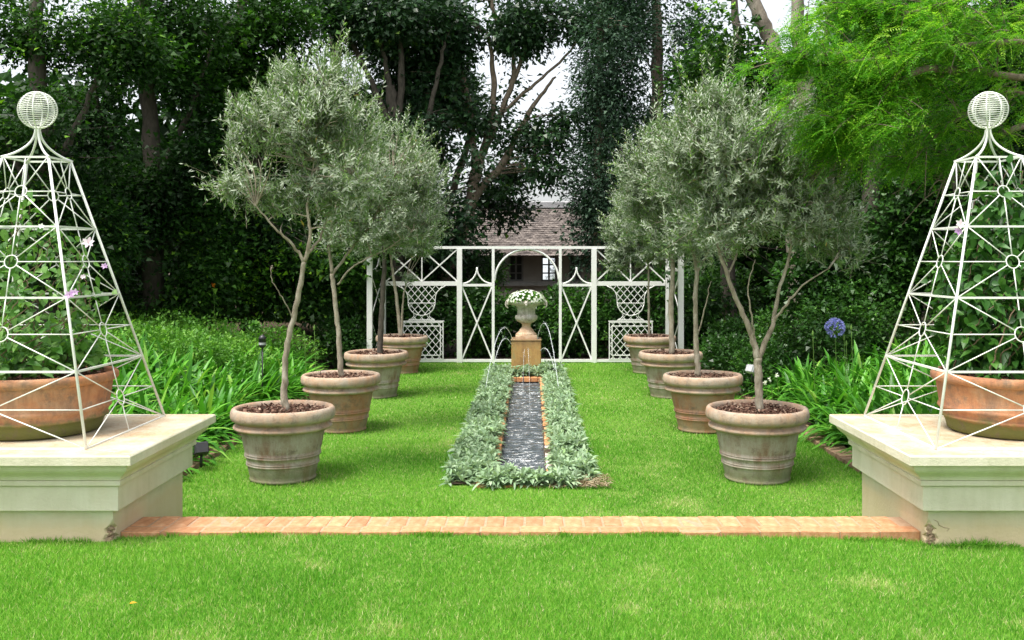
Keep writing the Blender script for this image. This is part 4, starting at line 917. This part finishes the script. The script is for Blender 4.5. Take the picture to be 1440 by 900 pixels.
for k, (bx, Y, bl, lb) in enumerate(rights):
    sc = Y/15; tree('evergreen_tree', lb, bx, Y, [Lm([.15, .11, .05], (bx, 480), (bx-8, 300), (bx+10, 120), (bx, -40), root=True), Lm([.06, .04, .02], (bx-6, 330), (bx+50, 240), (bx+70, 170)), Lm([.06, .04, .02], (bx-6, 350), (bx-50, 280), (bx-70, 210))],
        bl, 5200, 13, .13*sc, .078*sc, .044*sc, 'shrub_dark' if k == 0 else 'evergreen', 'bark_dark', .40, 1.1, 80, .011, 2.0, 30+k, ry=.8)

# woodland closing the view left and right (far-off, one mass)
def wood(name, label, x0, x1, y0, y1, ztop, n, L):
    g = G(); x = x0+(x1-x0)*R.random(n); y = y0+(y1-y0)*R.random(n)
    z = -.3+(ztop+1.2*(vnoise(x*.5, y*.5, 40)-.5)*2)*R.random(n)**.9; C = np.stack([x, y, z], -1)
    D = rdir(n); slivers(g, C, D, rdir(n)+np.array((0, -.3, .8)), L*(.7+.6*R.random(n)), L*.55, np.clip(R.random(n)*.8, 0, 1))
    tag(g.build(name, M['evergreen'], kind='stuff'), label, 'woodland')
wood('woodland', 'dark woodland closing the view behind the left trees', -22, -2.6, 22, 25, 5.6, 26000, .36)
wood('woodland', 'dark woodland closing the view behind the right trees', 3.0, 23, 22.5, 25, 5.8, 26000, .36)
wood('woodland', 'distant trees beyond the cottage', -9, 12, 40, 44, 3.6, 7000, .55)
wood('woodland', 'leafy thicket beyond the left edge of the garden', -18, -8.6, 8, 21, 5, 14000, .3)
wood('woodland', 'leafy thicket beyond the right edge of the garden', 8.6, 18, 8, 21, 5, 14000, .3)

# ------------------------------------------------------------------ hedges and shrubs
def shrub(name, label, cat, c, r, nclump, per, cr, L, W, leaf, gap=.2, gsc=.3, group=None, seed=0, stems=8, droop=.1):
    t = thing(name, label, cat, (c[0], c[1], zb_ := -.38), group); g = G(); loc = (-c[0], -c[1], -zb_)
    B = [(np.array(q[0]), np.array(q[1])) for q in (c[3] if len(c) > 3 else [((c[0], c[1], c[2]), r)])]
    p = foliage(g, B, nclump, per, cr, L, W, 2.6, gap, gsc, seed, droop, .7, 0); g.build('foliage', M[leaf], t, loc=loc)
    gs = G(); q = p[R.permutation(len(p))[:stems]]
    for e in q:
        a = np.array((c[0]+(e[0]-c[0])*.3, c[1]+(e[1]-c[1])*.3, -.40)); gs.tube(smooth_line([a, (a+e)/2+R.normal(size=3)*.05, e], 6), np.linspace(.014, .004, 6), 5)
    gs.build('stems', M['bark_dark'], t, loc=loc); return t
for k, (x, zc, rz2, w_) in enumerate(((-3.4, .55, .95, .9), (-2.2, .45, .80, .85), (-1.05, .40, .78, .75), (-.15, .25, .55, .7), (.75, .35, .72, .7), (1.75, .50, .90, .8), (2.8, .55, .95, .9), (3.8, .6, 1.0, .8))):
    pl = ['farthest left behind the left wing', 'behind the left lattice urn', 'behind the left crossed panel', 'behind the stone urn, lowest of the row', 'behind the arch and right crossed panel', 'left of the right lattice urn', 'behind the right lattice urn', 'farthest right behind the right wing'][k]
    shrub('hedge_shrub', 'dark green hedge shrub '+pl, 'shrub', (x, 18.9, zc), (w_, .75, rz2), 620, 14, .075, .075, .045, 'shrub_dark', .25, .35, 'hedge shrubs behind the trellis', k)
for k, (px, py, Y, r_, lb) in enumerate(((1020, 505, 15.6, .62, 'low rounded green shrub behind the far right pots'), (1085, 520, 13.2, .55, 'rounded small leaved shrub right of the second right pot'), (1120, 470, 14.5, .75, 'green shrub behind the rounded bushes at right'), (1040, 475, 16.6, .6, 'low bush beside the right trellis wing'), (668, 372, 20.5, .72, 'dark shrub hiding the left end of the cottage wall'), (1200, 440, 13.0, .8, 'loose leafy shrub behind the blue agapanthus'), (500, 475, 16.5, .55, 'low bush beside the left trellis wing'))):
    p = P(px, py, Y); shrub('garden_shrub', lb, 'shrub', (p[0] if px == 668 else max(p[0], 3.3) if px > 700 else min(p[0], -3.2), Y, p[2]-.08), (r_, r_*.8, r_*.75), 620, 12, .06, .055, .03, 'shrub_dark', .2, .25, None, 50+k)
# azalea mass (ground cover) left, joined
def mound_cover(name, label, pts, leaf, n, L, W, cr, per, h, cat='ground cover'):
    g = G(); B = [(np.array(p), np.array(r)) for p, r in pts]; foliage(g, B, n, per, cr, L, W, 3.0, .15, .3, 60, 0, .6)
    tag(g.build(name, M[leaf], kind='stuff'), label, cat)
az = []
for _ in range(60):
    x = -3.7-3.6*R.random(); y = 12.2+3.4*R.random(); az.append(((x, y, zbed(np.array([x]), np.array([y]))[0]+.30+.12*R.random()), (.45, .45, .30)))
for _ in range(24):
    x = -5.0-1.8*R.random(); y = 9.8+2.6*R.random(); az.append(((x, y, zbed(np.array([x]), np.array([y]))[0]+.28+.1*R.random()), (.4, .4, .3)))
mound_cover('azalea_bushes', 'mass of small leaved bright green bushes behind the left agapanthus', az, 'shrub_bright', 5200, .05, .022, .05, 10, .3)
ar = []
for _ in range(16):
    x = 4.2+2.5*R.random(); y = 12.5+2*R.random(); ar.append(((x, y, zbed(np.array([x]), np.array([y]))[0]+.3), (.4, .4, .3)))
mound_cover('low_bushes', 'mass of low green bushes behind the right agapanthus', ar, 'shrub_dark', 1200, .055, .028, .05, 10, .3)

# ------------------------------------------------------------------ agapanthus beds
def agap(label, xr, yr, n, h=.55, seed=0):
    g = G(); sg = 1 if xr[0] > 0 else -1
    x = xr[0]+(xr[1]-xr[0])*R.random(n); y = yr[0]+(yr[1]-yr[0])*R.random(n); c = np.stack([x, y, zbed(x, y)], -1)
    k = 26; C = np.repeat(c, k, 0); m = len(C); th = R.random(m)*2*PI; sp = .15+1.5*R.random(m); hh = np.repeat(.75+.5*R.random(n), k)
    C[:, :2] += np.stack([np.cos(th), np.sin(th)], -1)*.05
    D = np.stack([np.cos(th)*sp, np.sin(th)*sp, np.full(m, 1.15)], -1)
    N = np.stack([-np.cos(th), -np.sin(th), sp+.2], -1)+R.normal(size=(m, 3))*.15
    straps(g, C, D, N, (.40+.28*R.random(m))*hh*h/.5, .040+.022*R.random(m), 5, .25+.55*R.random(m), np.array([.55, .85, 1, .95, .65, .05]), np.clip(R.random(m), 0, .99), .12)
    tag(g.build('agapanthus_leaves', M['agap'], kind='stuff'), label, 'plants')
agap('mass of glossy strap leaved agapanthus in the left bed', (-3.30, -5.1), (7.2, 15.2), 360, .64)
agap('mass of glossy strap leaved agapanthus in the right bed', (3.36, 5.1), (7.2, 12.8), 280, .62)
agap('strap leaved agapanthus spilling behind the left plinth', (-4.8, -6.2), (7.6, 10.2), 40, .5)
def umbel(px, py, Y, label, blue=True, rad=.10):
    p = P(px, py, Y); zg = zbed(np.array([p[0]]), np.array([Y]))[0]
    t = thing('agapanthus_flower', label, 'flower', (p[0], Y, zg), 'agapanthus flower stalks'); H = p[2]-zg
    G().tube(smooth_line([(0.04, 0, 0), (0.02, 0, H*.5), (0, 0, H)], 8), .0035, 6).build('stalk', M['stem_green'], t)
    g = G()
    if blue:
        n = 85; d = rdir(n); d[:, 2] = d[:, 2]*.75+.15; d = unit(d)
        for k in range(5):
            a = unit(np.cross(d, np.array((.1, .2, 1)))); b = np.cross(d, a); th = k*2*PI/5
            straps(g, np.array((0, 0, H))+d*rad*.72, d*1.1+.5*(a*math.cos(th)+b*math.sin(th)), d, .04, .014, 3, .0, np.array([.4, .8, 1, .2]))
        for i in range(30): g2 = None
        g.build('flower_head', M['blue_petal'], t)
        gp = G(); straps(gp, np.tile(np.array((0, 0, H)), (n, 1)), d, rdir(n), rad*.75, .004, 1, 0, np.array([1, 1.])); gp.build('flower_stalks', M['stem_green'], t)
    else:
        g.lathe([(.001, H-.03), (.012, H-.015), (.014, H+.01), (.006, H+.035), (.001, H+.05)], 10); g.build('bud', M['stem_green'], t)
umbel(1174, 461, 11.0, 'round blue agapanthus flower head above the right bed', True, .115)
for px, py, lb in ((1143, 470, 'closed green agapanthus bud just left of the blue flower'), (1190, 484, 'low green agapanthus bud just right of the blue flower'), (1197, 462, 'tall green agapanthus bud right of the blue flower'), (1187, 476, 'middle green agapanthus bud right of the blue flower')): umbel(px, py, 11.0, lb, False)
umbel(442, 462, 11.6, 'closed green agapanthus bud beside the second left trunk', False); umbel(428, 470, 11.6, 'short green agapanthus bud left of the second left trunk', False)
# pale bud cluster, orange flower, white flowers
def flowerlet(px, py, Y, mat, label, rad=.05, n=10, name='garden_flower', zg=-.3):
    p = P(px, py, Y); t = thing(name, label, 'flower', (p[0], Y, zg)); H = p[2]-zg
    G().tube(smooth_line([(0.05, 0, 0), (0.03, 0.01, H*.5), (0, 0, H)], 8), .005, 5).build('stem', M['stem_green'], t)
    g = G(); d = rdir(n); d[:, 1] = -np.abs(d[:, 1]); straps(g, np.tile(np.array((0, 0, H)), (n, 1)), d, rdir(n), rad, rad*.5, 4, .1, np.array([.2, .7, 1, .8, .1])); g.build('petals', M[mat], t)
flowerlet(300, 402, 15.0, 'orange_petal', 'single orange flower in the dark shade at left', .07)
flowerlet(359, 457, 12.6, 'vine', 'pale green bud cluster above the left bushes', .09, 24)
for k, (px, py) in enumerate(((1083, 533), (1092, 527), (1076, 538))): flowerlet(px, py, 11.8, 'white_petal', ['white flower beside the right shrub, middle', 'white flower beside the right shrub, highest', 'white flower beside the right shrub, lowest'][k], .035, 14)

# garden lights
def spike(px, py, Y, label):
    p = P(px, py, Y); zg = -.2; t = thing('garden_light', label, 'garden light', (p[0], Y, zg)); H = p[2]-zg
    G().tube([(0, 0, 0), (0, 0, H-.02)], .01, 8).build('stake', M['metal_dark'], t)
    G().lathe([(.02, H-.02), (.045, H), (.045, H+.09), (.055, H+.10), (.03, H+.13), (.001, H+.15)], 16).build('lamp_head', M['metal_dark'], t)
    G().lathe([(.046, H+.02), (.0465, H+.05)], 16).build('lens_band', M['metal_silver'], t)
spike(369, 487, 12.0, 'small black stake light standing among the left bushes')
def flood(px, py, Y, label, mat, rot):
    p = P(px, py, Y); t = thing('spotlight', label, 'spotlight', tuple(p), rz=rot)
    G().box(-.06, .06, -.05, .05, -.05, .06, .012, M=np.array(Matrix.Rotation(-.4, 4, 'X'))).build('housing', M[mat], t)
    G().box(-.052, .052, -.062, -.052, -.04, .05, .002, M=np.array(Matrix.Rotation(-.4, 4, 'X'))).build('glass', M['metal_dark' if mat == 'metal_dark' else 'metal_silver'], t)
    G().tube([(0, 0, -.05), (0, .01, -.16)], .012, 8).build('bracket', M['metal_dark'], t)
flood(283, 632, 8.5, 'small black floodlight beside the edging behind the left plinth', 'metal_dark', .5)
flood(1057, 520, 12.6, 'small silver spotlight among the shrubs behind the nearest right pot', 'metal_silver', -.9)

# ------------------------------------------------------------------ feathery tree, upper right
ft = thing('feathery_tree', 'bright lime green feathery branches hanging in from the upper right', 'tree', (6.6, 10.5, -.4))
loc = (-6.6, -10.5, .4); gt = G()
tk = smooth_line([(6.6, 10.5, -.4), (6.5, 10.4, 2), (6.7, 10.5, 4.5), (6.6, 10.5, 7)], 16); gt.tube(tk, np.linspace(.2, .1, 16), 10)
fb = [[(1900, 60, 2.3), (1600, 60, 1.0), (1400, 60), (1250, 80, -.3), (1130, 95, -.5)], [(1850, 80, 2.2), (1500, 110, .5), (1350, 100, .2), (1260, 140), (1200, 200, -.2)], [(1880, -100, 2.2), (1500, -50, .4), (1350, 0), (1260, 20, -.2), (1190, 10)],
      [(1700, 120, 1.8), (1500, 150, .8), (1420, 130, .6), (1330, 180, .4), (1280, 230, .2)], [(1700, -20, 2), (1500, 20, 1), (1380, 30, .8), (1300, 60, .6), (1200, 80, .6)], [(1550, 150, 1.2), (1430, 180, .6), (1350, 220, .6), (1330, 260, .6)], [(1350, 100, .2), (1290, 100, -.3), (1230, 150, -.4), (1190, 190, -.4)]]
bl = []
for q in fb:
    L = smooth_line([P(a[0], a[1], 8.0+(a[2] if len(a) > 2 else 0)) for a in q], 22); bl.append(L); gt.tube(L, np.linspace(.045, .006, 22), 6)
A = np.concatenate([l[8:] for l in bl]); sub = []
gw = G()
for _ in range(330):
    a = A[R.integers(len(A))]; d = unit(R.normal(size=3)+np.array((-.7, -.2, .05))); e = a+d*(.18+.42*R.random()); e[2] -= .05
    L = smooth_line([a, (a+e)/2+np.array((0, 0, .05)), e], 7); gt.tube(L, np.linspace(.007, .002, 7), 4, caps=False); sub.append(L)
SP = np.concatenate(sub); nf = 7000
k = R.integers(0, len(SP), nf*2); C = SP[k]+R.normal(size=(nf*2, 3))*.03
px_ = (C[:, 0]-.058)/C[:, 1]*F+746.5; py_ = 366-(C[:, 2]-1.6)/C[:, 1]*F
ok = (R.random(nf*2) > np.clip((px_-1290)/130, 0, .60)*np.clip((py_-20)/90, .35, 1)) & (py_ < 245-np.clip(px_-1300, 0, 200)*.35); C = C[ok][:nf]; nf = len(C)
D = unit(R.normal(size=(nf, 3))*np.array((.7, .7, .35))+np.array((-.85, -.2, -.05))); L = .14+.19*R.random(nf); nl = 13; t_ = (np.arange(nl)+.5)/nl
dr = .25+.5*R.random(nf); pos_ = C[:, None]+D[:, None]*(L[:, None]*t_)[..., None]+np.array((0, 0, -1.))*((dr*L)[:, None]*t_**2)[..., None]
a = unit(np.cross(D, np.array((0, 0, 1.))+.4*R.normal(size=(nf, 3)))); g = G()
vv = np.clip(np.repeat(R.random(nf)*.6, nl)+.4*R.random(nf*nl), 0, 1)
for s2 in (-1, 1):
    LD = unit(D[:, None]*.75+s2*a[:, None]*.8+np.array((0, 0, -.3))+R.normal(size=(nf, nl, 3))*.1).reshape(-1, 3)
    n = len(LD); slivers(g, pos_.reshape(-1, 3), LD, rdir(n)*.5+np.array((0, 0, 1.)), np.repeat(.028+.020*R.random(nf), nl)*np.tile(np.sin(PI*(t_*.8+.15)), nf)+.006, .0078, vv)
gt.build('trunk', M['bark_brown'], ft, loc=loc); g.build('fronds', M['feather'], ft, loc=loc, kind='stuff')

# ------------------------------------------------------------------ climbers in the cages
def climber(cx, cy, label, n_stem, zmax, nleaf, mat, hw, lop, seed, lsz):
    t = thing('climbing_plant', label, 'climber', (cx, cy, .88)); gs = G(); tips = []
    for k in range(n_stem):
        a = R.random()*2*PI; H = zmax*(.45+.55*R.random()); pts = []
        ph = R.random()*6; m = 9; b0 = np.array((lop*.1+R.normal()*.12, R.normal()*.12))
        for u in np.linspace(0, 1, m):
            z = H*u; r_ = (.575-.255*(z+.36))*.86*(.3+.7*min(1, u*2.2)); pts.append((b0[0]*(1-u)+lop*u*.25+r_*math.cos(ph+u*2.2)*.85, b0[1]*(1-u)+r_*math.sin(ph+u*2.2)*.8, z))
        L = smooth_line(pts, 30); L[:, :2] += R.normal(size=(30, 2))*.008; gs.tube(L, np.linspace(.005, .0018, 30), 5); tips.append(L)
    gs.build('vine_stems', M['stem_brown'], t); A = np.concatenate(tips); g = G(); n = nleaf
    k = R.integers(0, len(A), n); C = A[k]+R.normal(size=(n, 3))*np.array((.05, .05, .045)); D = unit(R.normal(size=(n, 3))+np.array((0, -.3, -.35)))
    straps(g, C, D, R.normal(size=(n, 3))*.5+np.array((0, -.6, .8)), lsz*(.55+.8*R.random(n)), lsz*.72*(.6+.6*R.random(n)), 5, .25, np.array([.25, .9, 1, .8, .42, .04]), None, .12)
    g.build('leaves', M[mat], t); return t, A
cl, A = climber(-3.04, 5.94, 'green climbing plant with pale purple flowers inside the left cage', 18, 1.08, 1150, 'vine', .42, .22, 1, .055)
g = G(); n = 520; th = R.random(n)*2*PI; r_ = .38*np.sqrt(R.random(n)); C = np.stack([r_*np.cos(th), r_*np.sin(th), .02+.18*R.random(n)], -1)
straps(g, C, rdir(n)+np.array((0, -.2, .3)), R.normal(size=(n, 3))*.5+np.array((0, -.5, .8)), .05+.05*R.random(n), .045, 5, .3, np.array([.3, .9, 1, .8, .4, .04]), None, .12); g.build('low_leaves', M['vine'], cl)
def clem(px, py, Y, mat, rad, par):
    p = P(px, py, Y)-np.array(par.location); g = G(); m = 6; d = unit(np.array((.2, -1, .35)))
    a = unit(np.cross(d, np.array((0, 0, 1.)))); b = np.cross(d, a); th = np.arange(m)*2*PI/m+.3
    D = a*np.cos(th)[:, None]+b*np.sin(th)[:, None]*.8+d*.2; straps(g, np.zeros((m, 3)), D, np.tile(d, (m, 1)), rad, rad*.55, 5, .05, np.array([.3, .8, 1, .9, .6, .08]), None, .08)
    straps(g, np.zeros((14, 3)), rdir(14)*.6+d, rdir(14), rad*.3, rad*.06, 1, 0, np.array([1, .3]), np.zeros(14)); g.build('flower', M[mat], par, loc=tuple(p))
for q in ((124, 341, 5.6, 'pink_petal', .038), (147, 374, 5.7, 'purple_petal', .022), (105, 411, 5.5, 'purple_petal', .025), (98, 414, 5.5, 'purple_petal', .03), (117, 389, 5.6, 'pink_petal', .018), (58, 318, 5.6, 'white_petal', .02)): clem(*q, cl)
cr, A = climber(3.0, 5.94, 'dense dark green climbing plant filling the right cage', 34, 1.30, 3000, 'vine_dark', .46, .05, 2, .066)
for q in ((1350, 315, 5.6, 'pink_petal', .035), (1347, 325, 5.6, 'purple_petal', .03)): clem(*q, cr)
